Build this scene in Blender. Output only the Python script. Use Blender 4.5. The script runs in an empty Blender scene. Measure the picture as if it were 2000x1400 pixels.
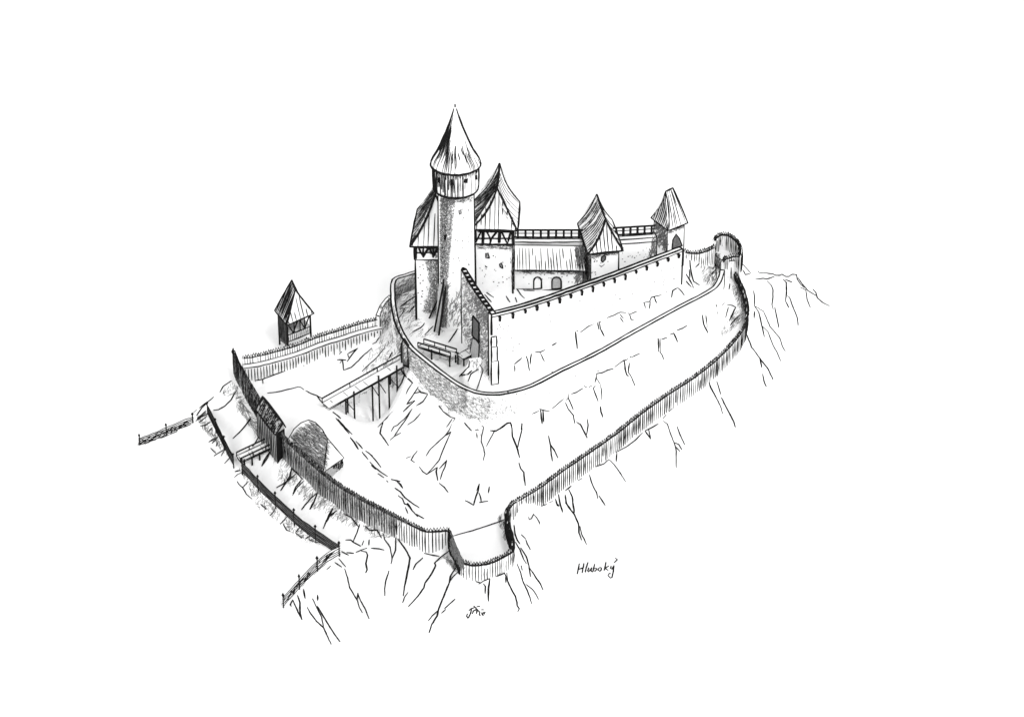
import bpy, math, random
import numpy as np
from mathutils import Vector, Matrix
from mathutils.bvhtree import BVHTree
random.seed(7)
R = random.random
def U(a, b): return a + (b - a) * R()
scene = bpy.context.scene
COL = scene.collection

# ------------------------------------------------------------------ camera
PITCH = math.radians(30); LENS = 100.0; DIST = 555.6
F = LENS / 36 * 2000
TGT = Vector((0, 0, 10))
FWD = Vector((0, math.cos(PITCH), -math.sin(PITCH)))
UPV = Vector((0, math.sin(PITCH), math.cos(PITCH)))
CAM = TGT - FWD * DIST
cd = bpy.data.cameras.new('camera'); cam = bpy.data.objects.new('camera', cd); COL.objects.link(cam)
cam.location = CAM; cam.rotation_euler = (math.pi / 2 - PITCH, 0, 0)
cd.lens = LENS; cd.sensor_width = 36; cd.clip_end = 20000; cd.clip_start = 1
scene.camera = cam

# plan helpers: where a point of the survey lies in the world, for a chosen height
def ray(px, py): return (FWD * F + Vector((1, 0, 0)) * (px - 1000) + UPV * (700 - py)).normalized()
def P(px, py, z):
    d = ray(px, py); t = (z - CAM.z) / d.z
    return CAM + d * t
def Zat(xy, py):
    # height above ground point xy that shows at row py
    k = (700 - py) / F
    # (p-CAM).UPV = k*(p-CAM).FWD
    dx = Vector((xy[0], xy[1], 0)) - CAM
    a = dx.dot(UPV) - k * dx.dot(FWD)
    b = UPV.z - k * FWD.z
    return -a / b

# ------------------------------------------------------------------ materials
def mat_noise(name, c0, c1, scale, rough=0.95):
    m = bpy.data.materials.new(name); m.use_nodes = True
    nt = m.node_tree; b = nt.nodes['Principled BSDF']
    tc = nt.nodes.new('ShaderNodeTexCoord'); n = nt.nodes.new('ShaderNodeTexNoise')
    n.inputs['Scale'].default_value = scale; n.inputs['Detail'].default_value = 4
    rp = nt.nodes.new('ShaderNodeValToRGB')
    rp.color_ramp.elements[0].position = 0.3; rp.color_ramp.elements[1].position = 0.7
    rp.color_ramp.elements[0].color = (*c0, 1); rp.color_ramp.elements[1].color = (*c1, 1)
    nt.links.new(tc.outputs['Object'], n.inputs['Vector']); nt.links.new(n.outputs['Fac'], rp.inputs['Fac'])
    nt.links.new(rp.outputs['Color'], b.inputs['Base Color'])
    b.inputs['Roughness'].default_value = rough
    b.inputs['Specular IOR Level'].default_value = 0.0
    return m
def g(v): return (v, v, v)
M_GROUND = mat_noise('white_ground', g(.90), g(.92), .2)
M_WALL = mat_noise('white_plaster', g(.84), g(.90), .6)
M_ROOF = mat_noise('pale_shingle', g(.84), g(.90), 1.2)
M_WOOD = mat_noise('pale_wood', g(.80), g(.88), 1.5)
M_SHADE = mat_noise('grey_wash', g(.30), g(.46), 1.6)
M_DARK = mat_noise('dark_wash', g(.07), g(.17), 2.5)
M_INK = mat_noise('ink', g(.006), g(.02), 3.0)
M_GRAPH = mat_noise('graphite', g(.10), g(.22), 3.0)  # pencil strokes, mostly drawing shade onto walls, roofs and ground

# ------------------------------------------------------------------ mesh builder
INK, GR = 1, 2
class MB:
    def __init__(s): s.v = []; s.f = []; s.m = []; s.ns = 0; s._b = None
    def face(s, pts, m=0):
        k = len(s.v); s.v += [tuple(p) for p in pts]; s.f.append(tuple(range(k, k + len(pts)))); s.m.append(m)
    def box(s, c, ax, ay, az, m=0):
        c = Vector(c); q = [c + sx * ax + sy * ay + sz * az for sz in (-1, 1) for sx, sy in ((-1, -1), (1, -1), (1, 1), (-1, 1))]
        for i in ((3, 2, 1, 0), (4, 5, 6, 7), (0, 1, 5, 4), (1, 2, 6, 5), (2, 3, 7, 6), (3, 0, 4, 7)): s.face([q[j] for j in i], m)
    def beam(s, a, b, w, m=0, h=None):
        a = Vector(a); b = Vector(b); d = b - a
        if d.length < 1e-6: return
        h = h or w; u = d.normalized()
        x = u.cross(Vector((0, 0, 1)))
        if x.length < 1e-3: x = Vector((1, 0, 0))
        x.normalize(); y = x.cross(u)
        s.box((a + b) / 2, x * w / 2, u * d.length / 2, y * h / 2, m)
    def bvh(s):
        if s._b is None:
            s._b = BVHTree.FromPolygons(s.v, s.f)
        return s._b
    def freeze(s): s._b = None; s.bvh(); return s
    def tube(s, pts, r, m=INK, taper=.45, jit=.14, n=4):
        pts = [Vector(p) for p in pts]
        pts = [p for i, p in enumerate(pts) if i == 0 or (p - pts[i - 1]).length > 1e-4]
        if len(pts) < 2: return
        k0 = len(s.v); N = len(pts); prev = None
        for i, p in enumerate(pts):
            d = (pts[min(i + 1, N - 1)] - pts[max(i - 1, 0)])
            if d.length < 1e-6: d = Vector((0, 0, 1))
            d.normalize()
            if prev is None:
                x = d.cross(Vector((0, 0, 1)))
                if x.length < .1: x = d.cross(Vector((1, 0, 0)))
            else:
                x = prev - d * prev.dot(d)
                if x.length < 1e-3: x = d.cross(Vector((.3, .5, .8)))
            x.normalize(); prev = x; y = d.cross(x)
            t = i / (N - 1)
            rr = (r * (1.25 if r < .135 else 1.42) + .01) * (1 - (1 - taper) * abs(2 * t - 1) ** 3) * (1 + U(-jit, jit))
            for j in range(n):
                a = 2 * math.pi * j / n
                s.v.append(tuple(p + (x * math.cos(a) + y * math.sin(a)) * rr))
        for i in range(N - 1):
            for j in range(n):
                a = k0 + i * n + j; b = k0 + i * n + (j + 1) % n
                s.f.append((a, b, b + n, a + n)); s.m.append(m)
        s.f.append(tuple(k0 + j for j in range(n))[::-1]); s.m.append(m)
        s.f.append(tuple(k0 + (N - 1) * n + j for j in range(n))); s.m.append(m)
    def line(s, a, b, r, m=INK, wob=.05, n=None, taper=.6):
        a = Vector(a); b = Vector(b); L = (b - a).length
        n = n or max(2, int(L / 2.5)); o = Vector((U(-wob, wob), U(-wob, wob), U(-wob, wob)))
        pts = []
        for i in range(n + 1):
            t = i / n
            pts.append(a.lerp(b, t) + o * math.sin(math.pi * t) + Vector((U(-wob, wob), U(-wob, wob), U(-wob, wob))) * .5 * (0 < i < n))
        s.tube(pts, r, m, taper)
    def poly(s, pts, r, m=INK, wob=.04, taper=.7):
        q = []
        for a, b in zip(pts, pts[1:]):
            a = Vector(a); b = Vector(b); n = max(1, int((b - a).length / 1.5))
            q += [a.lerp(b, i / n) + Vector((U(-wob, wob), U(-wob, wob), U(-wob, wob))) for i in range(n)]
        q.append(Vector(pts[-1])); s.tube(q, r, m, taper)
    def build(s, name, mats, parent=None, label=None):
        me = bpy.data.meshes.new(name)
        me.from_pydata(s.v, [], s.f); 
        for m in mats: me.materials.append(m)
        me.polygons.foreach_set('material_index', s.m); me.update()
        o = bpy.data.objects.new(name, me); COL.objects.link(o)
        if parent:
            o.parent = parent; o.matrix_parent_inverse = Matrix.Translation(-Vector(parent.location))
        if label: o['label'] = label
        return o
WALLM = [M_WALL, M_INK, M_GRAPH, M_SHADE, M_DARK]
ROOFM = [M_ROOF, M_INK, M_GRAPH, M_SHADE, M_DARK]
M_PALE = mat_noise('light_shade_wash', g(.42), g(.60), 1.6)  # wash colour standing in for shade on palisade stakes
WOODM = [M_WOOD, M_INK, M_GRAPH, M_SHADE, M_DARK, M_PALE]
def empty(name, loc, label, cat, group=None):
    o = bpy.data.objects.new(name, None); COL.objects.link(o); o.location = loc; o.empty_display_size = .5
    return tag(o, label, cat, group, 'thing')
def tag(o, label=None, cat=None, group=None, kind=None):
    for k, v in (('label', label), ('category', cat), ('group', group), ('kind', kind)):
        if v: o[k] = v
    return o

# ink marks following a surface
def hit(bv, px, py):
    h = bv.ray_cast(CAM, ray(px, py))
    return h[0]
def draw(mb, bv, pts, r, m=INK, step=6, off=.03, taper=.45):
    q = []
    for (x0, y0), (x1, y1) in zip(pts, pts[1:]):
        n = max(1, int(math.hypot(x1 - x0, y1 - y0) / step))
        q += [(x0 + (x1 - x0) * i / n, y0 + (y1 - y0) * i / n) for i in range(n)]
    q.append(pts[-1]); out = []
    for i, (x, y) in enumerate(q):
        j = .25 if 0 < i < len(q) - 1 else 0
        h = hit(bv, x + U(-j, j), y + U(-j, j))
        if h is None: continue
        if out and (h - out[-1]).length > 6:
            if len(out) > 1: mb.tube(out, r, m, taper)
            out = []
        out.append(h + (CAM - h).normalized() * off)
    if len(out) > 1: mb.tube(out, r, m, taper)
def inside(p, poly):
    c = False; x, y = p
    for (x0, y0), (x1, y1) in zip(poly, poly[1:] + poly[:1]):
        if (y0 > y) != (y1 > y) and x < (x1 - x0) * (y - y0) / (y1 - y0) + x0: c = not c
    return c
def scribble(mb, bv, poly, n, L, ang, spread, r, m=GR, curl=.5):
    xs = [p[0] for p in poly]; ys = [p[1] for p in poly]
    for _ in range(n):
        for _t in range(20):
            x = U(min(xs), max(xs)); y = U(min(ys), max(ys))
            if inside((x, y), poly): break
        else: continue
        a = math.radians(ang + U(-spread, spread)); l = L * U(.5, 1.3); c = U(-curl, curl)
        pts = [(x, y)]
        for k in range(3):
            x += math.cos(a) * l / 3; y -= math.sin(a) * l / 3; a += c; pts.append((x, y))
        draw(mb, bv, pts, r * U(.7, 1.2), m, step=30, off=.02)
def specks(mb, bv, poly, n, r=.085, m=INK):
    r *= 1.7; n = int(n * .95)
    xs = [p[0] for p in poly]; ys = [p[1] for p in poly]
    for _ in range(n):
        x = U(min(xs), max(xs)); y = U(min(ys), max(ys))
        if inside((x, y), poly):
            a = U(-.3, .5); l = U(.8, 2.6); draw(mb, bv, [(x, y), (x + l * math.cos(a), y - l * math.sin(a))], r * U(.6, 1.1), m, step=30)
def Z(x0, y0, s, L): return [[(x0 + x / s, y0 + y / s) for x, y in q] for q in L]

# ------------------------------------------------------------------ plan of the castle (survey points: column, row, height)
# outer ward wall, its wall-walk top
ZW = [(815, 528, 15.2), (790, 536, 15.2), (766, 546, 15), (763, 575, 15), (765, 600, 15), (770, 625, 15), (781, 652, 15), (800, 680, 15), (838, 712, 15.2), (880, 744, 15.5), (915, 763, 15.8), (950, 771, 16),
      (990, 769, 16.1), (1040, 755, 16.2), (1100, 724, 16.3), (1170, 690, 16.3), (1240, 650, 16.2), (1320, 606, 16), (1385, 572, 15.8), (1404, 557, 15.8), (1412, 540, 15.9), (1415, 528, 16)]
MAIN = [(960, 614, 30), (1010, 602, 29.2), (1062, 586, 28.2), (1130, 562, 27), (1200, 537, 25.8), (1270, 510, 24.8), (1333, 486, 24)]
WING = [(960, 614, 30), (942, 590, 30), (920, 558, 30), (901, 526, 30)]
LP = [(455, 678, 8.5), (462, 698, 8.2), (475, 722, 8), (492, 752, 7.8), (512, 785, 7.4), (530, 815, 7.2), (556, 850, 7), (600, 890, 6.7), (650, 933, 6.4), (700, 965, 6), (750, 991, 5.7), (795, 1014, 5.4), (832, 1031, 5.2), (852, 1031, 5.1), (876, 1029, 5)]
BP = [(877, 1030, 5.05), (884, 1050, 5), (892, 1070, 4.9), (903, 1090, 4.8), (925, 1097, 4.7), (955, 1093, 4.7), (980, 1082, 4.7), (999, 1070, 4.8), (1001, 1055, 4.9), (997, 1035, 5), (991, 1012, 5), (989, 996, 5), (996, 982, 5), (1008, 973, 5)]
RP = [(1008, 973, 5), (1050, 948, 5), (1100, 912, 5), (1150, 878, 5), (1200, 843, 5.3), (1250, 803, 5.8), (1300, 767, 6.5), (1350, 735, 7.4), (1395, 700, 8.5), (1430, 665, 9.5), (1452, 635, 10.4), (1459, 612, 11)]
zw = [P(*p) for p in ZW]; mainw = [P(*p) for p in MAIN]; wing = [P(*p) for p in WING]

def normals(pts):
    out = []
    for i in range(len(pts)):
        d = pts[min(i + 1, len(pts) - 1)] - pts[max(i - 1, 0)]
        d = Vector((d.x, d.y, 0)).normalized(); out.append(Vector((d.y, -d.x, 0)))   # right hand side of the walk
    return out
ctrl = []
def C(px, py, z): p = P(px, py, z); ctrl.append((p.x, p.y, z))
# ward wall: running right hand = outside?  (walk goes left->front->right, so the outside is on the right hand side)
for i, (p, n) in enumerate(zip(zw, normals(zw))):
    dz = 8 if 5 < i < 12 else 6.5
    if i in (6, 7): dz = 6
    dz = {12: 6.5, 13: 5.6, 14: 5.0, 15: 4.6}.get(i, dz if i < 12 else 4.2)
    a = p + n * 1.2; b = p - n * 2.2
    ctrl.append((a.x, a.y, p.z - dz)); ctrl.append((b.x, b.y, p.z - 3.2))
for i, (p, n) in enumerate(zip(mainw, normals(mainw))):
    a = p + n * 1.0; b = p - n * 5
    ctrl.append((a.x, a.y, (15.0, 17.2, 17.0, 17.2, 16.4, 16.2, 15.4)[i])); ctrl.append((b.x, b.y, 19))
for p, n in list(zip(wing, normals(wing)))[1:]:
    a = p - n * 1.2; ctrl.append((a.x, a.y, 13.0))
for lst, h0_, h1_ in ((LP, 5.9, 5.2), (BP, 4.0, 4.3), (RP, 4.9, 4.4)):
    pp_ = [P(*q) for q in lst]
    for i, (p, n) in enumerate(zip(pp_, normals(pp_))):
        hh_ = h0_ + (h1_ - h0_) * i / (len(pp_) - 1)
        a = p + n * .9; ctrl.append((a.x, a.y, p.z - hh_))
        if lst is not BP and 1 < i < len(pp_) - 1:
            a = p - n * 2.0; ctrl.append((a.x, a.y, p.z - hh_ + .6))
for q in [(940, 1062, .4),
           (930, 985, 1.5), (850, 1000, 1.5),
          (500, 745, 4), (620, 700, 5), (700, 672, 6), (745, 650, 7.5), (560, 760, 4), (640, 795, 5), (690, 850, 4), (740, 920, 3), (800, 995, 1.5), (600, 800, 4), (560, 850, 3.2), (650, 910, 2.6), (720, 960, 2),
          (770, 930, 4), (860, 960, 3),
          
          (430, 795, .8), (470, 850, .2), (520, 915, -.6), (590, 975, -1), (660, 1035, -1.5), (700, 1060, -1.8), (405, 800, -.5), (455, 900, -1.2), (560, 1000, -2), (655, 1077, -2.7), 
          (380, 830, -2), (300, 865, -4), (560, 1175, -7), (610, 1125, -5), (400, 900, -5.5), (500, 1010, -5.5), (560, 1080, -6.5), (440, 960, -5),
          (700, 1200, -8), (640, 1260, -11), (850, 1235, -6.5), (950, 1200, -3.6), (1050, 1180, -3.8), (1150, 1060, -4.5), (1250, 960, -3.5), (1350, 900, -3), (1430, 830, -1.5), (1500, 740, -.5), (1550, 640, 0), (1620, 600, -1), (1500, 540, 4), (1560, 542, 3),
          (830, 690, 11.5), (800, 610, 12.6), (890, 712, 12.0), (930, 735, 12.6), (860, 695, 12.2), (790, 570, 13), (850, 645, 13.4), (815, 640, 13),
          (1060, 576, 19), (1000, 585, 19), (940, 580, 19), (1200, 545, 19), (1300, 500, 19.5), (1100, 560, 19),
          (1345, 545, 15.5), (1370, 520, 15), (1392, 515, 13), (1360, 560, 15)]: C(*q)
for px_, pt_, pb_, z_ in ((686, 781, 812, 5.6), (735, 748, 824, 6.9), (767, 730, 785, 7.8), (712, 770, 828, 5.6)):
    v_ = P(px_, pt_, z_); ctrl.append((v_.x, v_.y - .3, Zat(v_, pb_)))
for q in [(80, 90, 4), (60, 75, 8), (40, 62, 12), (20, 55, 15), (0, 48, 15), (-30, 50, 8), (-60, 30, 3)]: ctrl.append(q)
for k in range(20):
    a = 2 * math.pi * k / 20
    for rr, zz in ((125, -13), (190, -18)): ctrl.append((rr * math.cos(a), rr * math.sin(a), zz))
K = np.array(ctrl); n = len(K)
def rbf_phi(a, b): return np.sqrt(((a[:, None, :2] - b[None, :, :2]) ** 2).sum(-1) + .5)
A = rbf_phi(K, K) + np.eye(n) * 1e-6
W = np.linalg.solve(A - 0, K[:, 2] + 18)
def Hs(xy): return rbf_phi(xy, K) @ W - 18
def H(x, y): return float(Hs(np.array([[x, y]]))[0])

# ------------------------------------------------------------------ ground
G = 2.0; NX = 221; X0 = -220.0; Y0 = -220.0
gx, gy = np.meshgrid(X0 + G * np.arange(NX), Y0 + G * np.arange(NX))
xy = np.stack([gx.ravel(), gy.ravel()], 1)
hz = np.concatenate([Hs(xy[i:i + 8000]) for i in range(0, len(xy), 8000)])
rad = np.maximum(abs(xy[:, 0]), abs(xy[:, 1]))
k = np.clip((rad - 150) / 60, 0, 1); k = k * k * (3 - 2 * k)
hz = hz * (1 - k) + (-20) * k
T = MB()
T.v = [(float(a), float(b), float(c)) for (a, b), c in zip(xy, hz)]
for j in range(NX - 1):
    for i in range(NX - 1):
        a = j * NX + i; T.f.append((a, a + 1, a + NX + 1, a + NX)); T.m.append(0)
B = 12000; e = 220
for q in ([(-B, -B), (B, -B), (e, -e), (-e, -e)], [(B, -B), (B, B), (e, e), (e, -e)], [(B, B), (-B, B), (-e, e), (e, e)], [(-B, B), (-B, -B), (-e, -e), (-e, e)]):
    T.face([(x, y, -20) for x, y in q])
NGROUND = len(T.f)
TB = T.freeze().bvh()
def Hm(x, y):
    h = TB.ray_cast(Vector((x, y, 200)), Vector((0, 0, -1)))[0]
    return h.z if h else -32

rocks = []
A_ = lambda x0, y0, s, L: rocks.extend(Z(x0, y0, s, L))
A_(600, 680, 5, [[(280,680),(340,750),(410,835)],[(300,690),(370,770),(440,840)],[(420,870),(460,920),(500,985)],[(475,905),(510,940),(540,980)],[(535,1010),(595,1085)],[(570,1000),(640,1050)],[(600,1020),(660,1080),(720,1160)],[(612,1108),(660,1160),(730,1215),(785,1250)],[(625,1140),(670,1180)],[(690,1220),(750,1262)],[(775,1290),(790,1305)],[(820,1280),(860,1288),(910,1298)],[(870,1290),(905,1325),(935,1365)],[(855,1360),(910,1400)],
 [(0,420),(45,445),(90,460),(150,490)],[(90,460),(145,530)],[(155,555),(185,583)],[(250,620),(330,685)],
 [(355,215),(430,185),(500,120),(560,60),(630,0)],[(535,225),(600,160),(680,90),(750,0)],[(390,130),(430,70),(490,0)],[(395,55),(440,30),(495,0)],[(395,55),(405,90)],[(290,112),(380,115)],[(320,145),(345,110),(355,215)],
 [(835,620),(745,715),(690,770)],[(745,715),(720,780),(712,830),(750,880),(795,950)],[(1085,375),(1050,430),(1010,490),(970,550)],[(1055,510),(975,545)],[(1055,510),(1000,560),(935,620)],[(1025,590),(960,700),(900,780),(850,860),(810,895)],[(1025,590),(950,690),(880,750),(845,765),(820,810)],[(850,860),(915,825)],[(1105,635),(1050,700),(980,748)],[(1085,400),(1110,430),(1175,445)],[(1050,440),(1110,425)],[(1175,450),(1130,520),(1065,560)],[(1025,340),(985,400),(965,450)],[(1285,560),(1330,620),(1400,670),(1445,685)],[(1445,685),(1405,760),(1385,800),(1340,860),(1250,940),(1190,1000),(1160,1050)],[(1415,690),(1380,740),(1360,770)],[(1405,815),(1340,860)],[(1405,815),(1370,890),(1325,995),(1290,1090),(1230,1160),(1170,1225)],[(1075,1000),(1040,1045),(1015,1090),(1050,1115)],[(965,1072),(1010,1055)],[(1095,1155),(1130,1205),(1170,1230),(1270,1160)],[(1270,1160),(1260,1200),(1275,1290)],[(1365,1090),(1330,1130),(1290,1175)],[(1365,1090),(1345,1160),(1320,1210),(1300,1278)],[(1290,1315),(1340,1355),(1375,1400)],
 [(1535,725),(1570,770),(1605,805)],[(1640,800),(1680,795)],[(1655,825),(1660,880)],[(1705,755),(1725,770),(1705,850),(1700,915),(1725,980),(1735,1030),(1718,1095)],[(1835,795),(1790,880),(1748,962)],[(1785,803),(1840,808),(1900,775),(1950,735),(1985,725),(2000,760)],[(1680,1320),(1655,1390)],[(945,200),(950,260),(920,350),(875,400)],[(910,200),(950,260),(1030,340)],
 [(1585,120),(1580,180),(1485,275)],[(1500,265),(1570,255),(1610,215)],[(1670,205),(1600,250),(1570,325)],[(1680,155),(1720,210),(1685,320),(1650,420)]])
A_(760, 930, 6.667, [[(25,35),(90,55),(145,60)],[(100,60),(150,100),(180,150)],[(75,150),(150,200),(200,270),(300,345),(395,408)],[(115,245),(175,290),(200,355),(240,365),(300,440),(375,525)],[(240,345),(300,440)],[(355,490),(455,548)],[(210,400),(245,480)],[(650,85),(720,145),(770,210)],[(1175,95),(1160,180),(1130,260),(1100,375)],[(985,310),(1040,335),(1100,375)],[(1170,210),(1190,260),(1200,335)],[(1170,340),(1240,325),(1290,320)],[(1305,130),(1292,215)],[(830,775),(950,740),(1100,700),(1250,650),(1400,600),(1540,548)]])
A_(950, 560, 5, [[(118,815),(155,803)],[(190,780),(245,765)],[(275,755),(350,690)],[(340,683),(380,655),(445,645)],[(275,765),(278,830)],[(380,655),(405,730),(422,820)],[(440,645),(432,700),(428,755)],[(460,640),(520,640),(575,615)],[(525,645),(568,730)],[(640,575),(685,548)],[(818,460),(855,425)],[(850,430),(895,430)],[(870,440),(878,520),(888,605)],[(918,445),(1000,385),(1080,345),(1120,345)],[(1085,350),(1098,415)],[(1105,350),(1115,415),(1152,485)],[(1157,310),(1230,285),(1310,248),(1365,255)],[(1305,268),(1340,310)],[(1305,300),(1338,345)],[(1378,248),(1400,275),(1415,318),(1440,328)],[(1400,270),(1475,238)],[(1533,155),(1595,145),(1610,105),(1710,80)],[(1540,155),(1555,208)],[(1600,145),(1590,215)],[(1640,95),(1650,140),(1668,160)],[(1755,55),(1770,45)],[(1870,10),(1820,35),(1808,105)],[(1870,10),(1910,50),(1935,85)],
 [(445,1242),(515,1210)],[(515,1190),(560,1205),(618,1215)],[(528,1200),(545,1340)],[(552,1205),(562,1320)],[(640,1192),(700,1140),(755,1093)],[(798,1043),(800,1085),(850,1200)],[(780,1105),(800,1085)],[(772,1130),(800,1190),(850,1255),(865,1335)],[(825,1048),(880,1030),(945,990)],[(950,968),(980,980)],[(1000,980),(1030,965)],[(1075,850),(1072,890),(1060,935)],[(1075,850),(1130,840),(1180,815),(1240,800)],[(1075,890),(1110,950),(1125,1010),(1130,1110)],[(1045,990),(1070,1060),(1092,1120)],[(1045,990),(1065,965)],[(1112,1165),(1120,1220),(1138,1275)],[(1252,785),(1340,720),(1365,715),(1410,680)],[(1345,715),(1355,800),(1370,860),(1390,878)],[(1410,680),(1395,760),(1385,835),(1420,890),(1450,965)],[(1415,690),(1505,648)],[(1663,515),(1685,505)],[(1680,505),(1680,635)],[(1697,505),(1697,640),(1715,665),(1733,712)],[(1708,515),(1768,495)],[(1790,468),(1830,455),(1868,540)],[(1862,425),(1915,405),(1958,380)],[(110,1395),(200,1330),(235,1325),(255,1400)],[(350,1330),(340,1395)]])
A_(1000, 720, 5, [[(0,570),(5,660),(50,770),(75,870)],[(95,530),(98,590),(75,680),(58,765)],[(68,915),(85,970),(115,1010),(130,1140)],[(358,652),(375,740),(410,790),(450,870)],[(375,740),(385,840),(395,900)],[(630,520),(670,545),(735,675)],[(735,490),(745,550),(730,640)],
 [(755,1035),(785,1130),(825,1205),(838,1265)],[(850,1235),(912,1335)],[(950,885),(1000,935),(1060,1020),(1110,1100)],[(1025,820),(1018,905)],[(1300,605),(1355,685)],[(1335,590),(1355,685)],[(1475,508),(1520,540),(1545,620),(1590,740),(1605,800),(1605,965)],[(1590,720),(1630,740),(1660,790)],[(1600,760),(1640,805)],[(1612,560),(1640,640),(1688,742)],[(1912,100),(1940,180),(2000,290)],[(425,1270),(440,1320),(460,1335)],[(455,1225),(470,1320),(495,1400)],[(520,1230),(530,1310),(590,1400)],[(555,1178),(590,1250),(605,1400)],
 [(285,1340),(340,1320)],[(365,1305),(400,1290)],[(520,1190),(580,1140)],[(645,1090),(685,1068)],[(818,957),(900,925),(945,885)],[(1015,815),(1120,760),(1200,700),(1275,625)],[(1300,605),(1355,580),(1430,537)],[(1475,485),(1505,450)],[(1535,418),(1585,370)],[(1585,355),(1610,325),(1670,292)],[(1740,240),(1790,210),(1825,155)]])
A_(880, 980, 5, [[(620,225),(630,310),(650,370),(680,410)],[(690,315),(735,360)],[(735,365),(750,410),(780,465)],[(635,390),(680,470),(715,560),(740,600)],[(685,445),(740,530),(765,620),(780,730)],[(648,600),(685,690),(705,770),(750,860),(775,930),(795,995)],[(690,620),(700,665)],[(775,645),(830,730),(880,800),(905,858)],[(735,800),(800,850),(835,900),(862,952)],[(550,690),(558,770),(600,860),(635,920),(650,980),(650,1010),(672,1040),(657,1070)],[(525,690),(540,720),(540,785)],[(445,728),(530,690)],[(275,802),(320,770),(385,745)],[(385,750),(370,850),(370,970)],[(320,795),(340,820),(338,895)],[(245,775),(300,790)],[(755,140),(770,170),(790,160),(812,118),(840,150),(870,200),(868,215)],[(1130,0),(1150,50),(1210,120),(1250,215),(1255,300),(1280,372)],[(1195,0),(1210,105)],[(1265,235),(1280,310),(1330,415)],[(1030,0),(1045,35),(1060,40)],[(1065,0),(1095,98)]])
A_(500, 980, 5, [[(835,480),(905,518)],[(885,492),(955,500)],[(975,490),(1030,470),(1085,448)],[(1030,480),(1075,485),(1090,515),(1072,600),(1085,660),(1070,692)],[(1105,365),(1102,420)],[(1052,375),(1035,420)],[(1015,215),(985,300),(948,390)],[(875,370),(925,370),(950,392),(1025,430)],[(1122,450),(1200,455),(1252,468)],[(808,550),(850,600),(880,635)],[(770,588),(840,635)],[(690,658),(730,622)],[(865,648),(895,740),(915,835),(960,910),(990,960),(1010,1030),(1040,1082)],[(995,885),(990,950)],[(995,890),(1020,960),(1070,1050),(1105,1140)],[(1245,310),(1255,360),(1310,440),(1330,550),(1318,605)],[(1365,350),(1362,470),(1330,550)],[(1385,360),(1460,460),(1503,545),(1490,630),(1450,825),(1438,915)],[(1298,668),(1265,780),(1255,850),(1258,915)],[(1485,878),(1450,930),(1430,985)],[(1630,542),(1560,605),(1533,660)],[(1900,465),(1800,540),(1745,595),(1755,620),(1720,690),(1650,790),(1640,835),(1580,920),(1487,1020)],[(1640,500),(1700,515),(1790,528)],[(1950,640),(1900,720),(1890,780),(1870,830),(1780,1050),(1770,1110),(1715,1195),(1690,1275)],[(1780,1055),(1720,1110),(1680,1160)],[(1985,670),(1920,730),(1885,790)],[(1945,945),(1840,1040)],[(1855,1045),(1810,1085)],[(550,940),(600,1040),(640,1120),(660,1215)],[(600,1015),(680,1150),(765,1285),(820,1363)],[(500,1025),(530,1080),(590,1160),(660,1225),(735,1388)],[(405,910),(430,980),(430,1085),(450,1150)],[(360,955),(380,1000),(410,1070),(450,1150)],[(360,950),(335,1000),(345,1018)],[(465,850),(480,940)],[(602,905),(602,960)],[(655,260),(690,180),(740,90)],[(680,185),(735,120),(790,85)],[(445,75),(500,0)],[(525,72),(560,0)],[(855,110),(930,150),(1005,245)],[(1065,235),(1110,275),(1185,275),(1225,350)],
 [(135,135),(185,80)],[(235,215),(270,180),(300,145)],[(265,215),(300,275),(335,285)],[(385,300),(450,350)],[(385,300),(430,240)],[(480,360),(530,330)],[(515,365),(560,385)],[(575,390),(620,395)],[(45,20),(100,70)]])
A_(480, 740, 5, [[(210,138),(320,125),(440,95),(510,75),(540,80),(570,105)],[(585,112),(650,148)],[(45,380),(0,445)],[(240,700),(180,790),(155,850)],[(300,770),(345,750)],[(490,925),(400,1000),(300,1060)],[(455,850),(430,950),(340,1090)],[(570,990),(500,1060),(455,1140)],[(545,980),(490,1050),(460,1120)],[(455,875),(560,980)],[(700,1105),(630,1170),(545,1270)],[(700,1110),(665,1200),(630,1270)],[(880,1290),(820,1340),(785,1400)],[(850,1260),(810,1330),(790,1390)]])
A_(250, 730, 5.714, [[(1025,205),(1060,140),(1155,75)],[(955,405),(1010,400),(1080,360),(1150,290),(1215,180)],[(1200,275),(1265,258)],[(795,380),(860,330),(920,290),(955,255)],[(725,435),(765,400)],[(1170,720),(1235,660),(1300,590),(1370,500)],[(1475,680),(1390,810)],[(1490,1030),(1560,930),(1580,880)],[(755,525),(820,480),(900,440)],[(805,580),(860,575),(920,535)],[(895,645),(940,600)],[(900,760),(1000,705)],[(935,775),(985,730)],[(980,805),(1000,770)],[(920,825),(980,885)],[(958,915),(1080,840)],[(1040,915),(1070,860)],[(1075,1000),(1140,930)],[(1190,1090),(1250,1075)],[(1185,1155),(1220,1120),(1270,1100)],[(1215,1195),(1240,1235),(1280,1270),(1320,1340),(1385,1395)],[(1280,1265),(1340,1200)],[(765,465),(820,380),(880,330)],[(770,500),(870,410)],[(790,545),(880,470)],[(760,520),(870,430)]])
A_(430, 530, 5.714, [[(370,1222),(470,1205),(560,1170),(740,1105)],[(755,1098),(860,1040),(1005,985)],[(1030,948),(1110,945)],[(1160,945),(1220,935)],[(1275,910),(1330,880)],[(1328,925),(1380,870),(1500,790),(1680,705),(1790,620)],[(475,1205),(478,1245)],[(925,1010),(935,1055)],[(1700,810),(1740,790),(1770,740)],[(1880,975),(1920,900)]])
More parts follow.
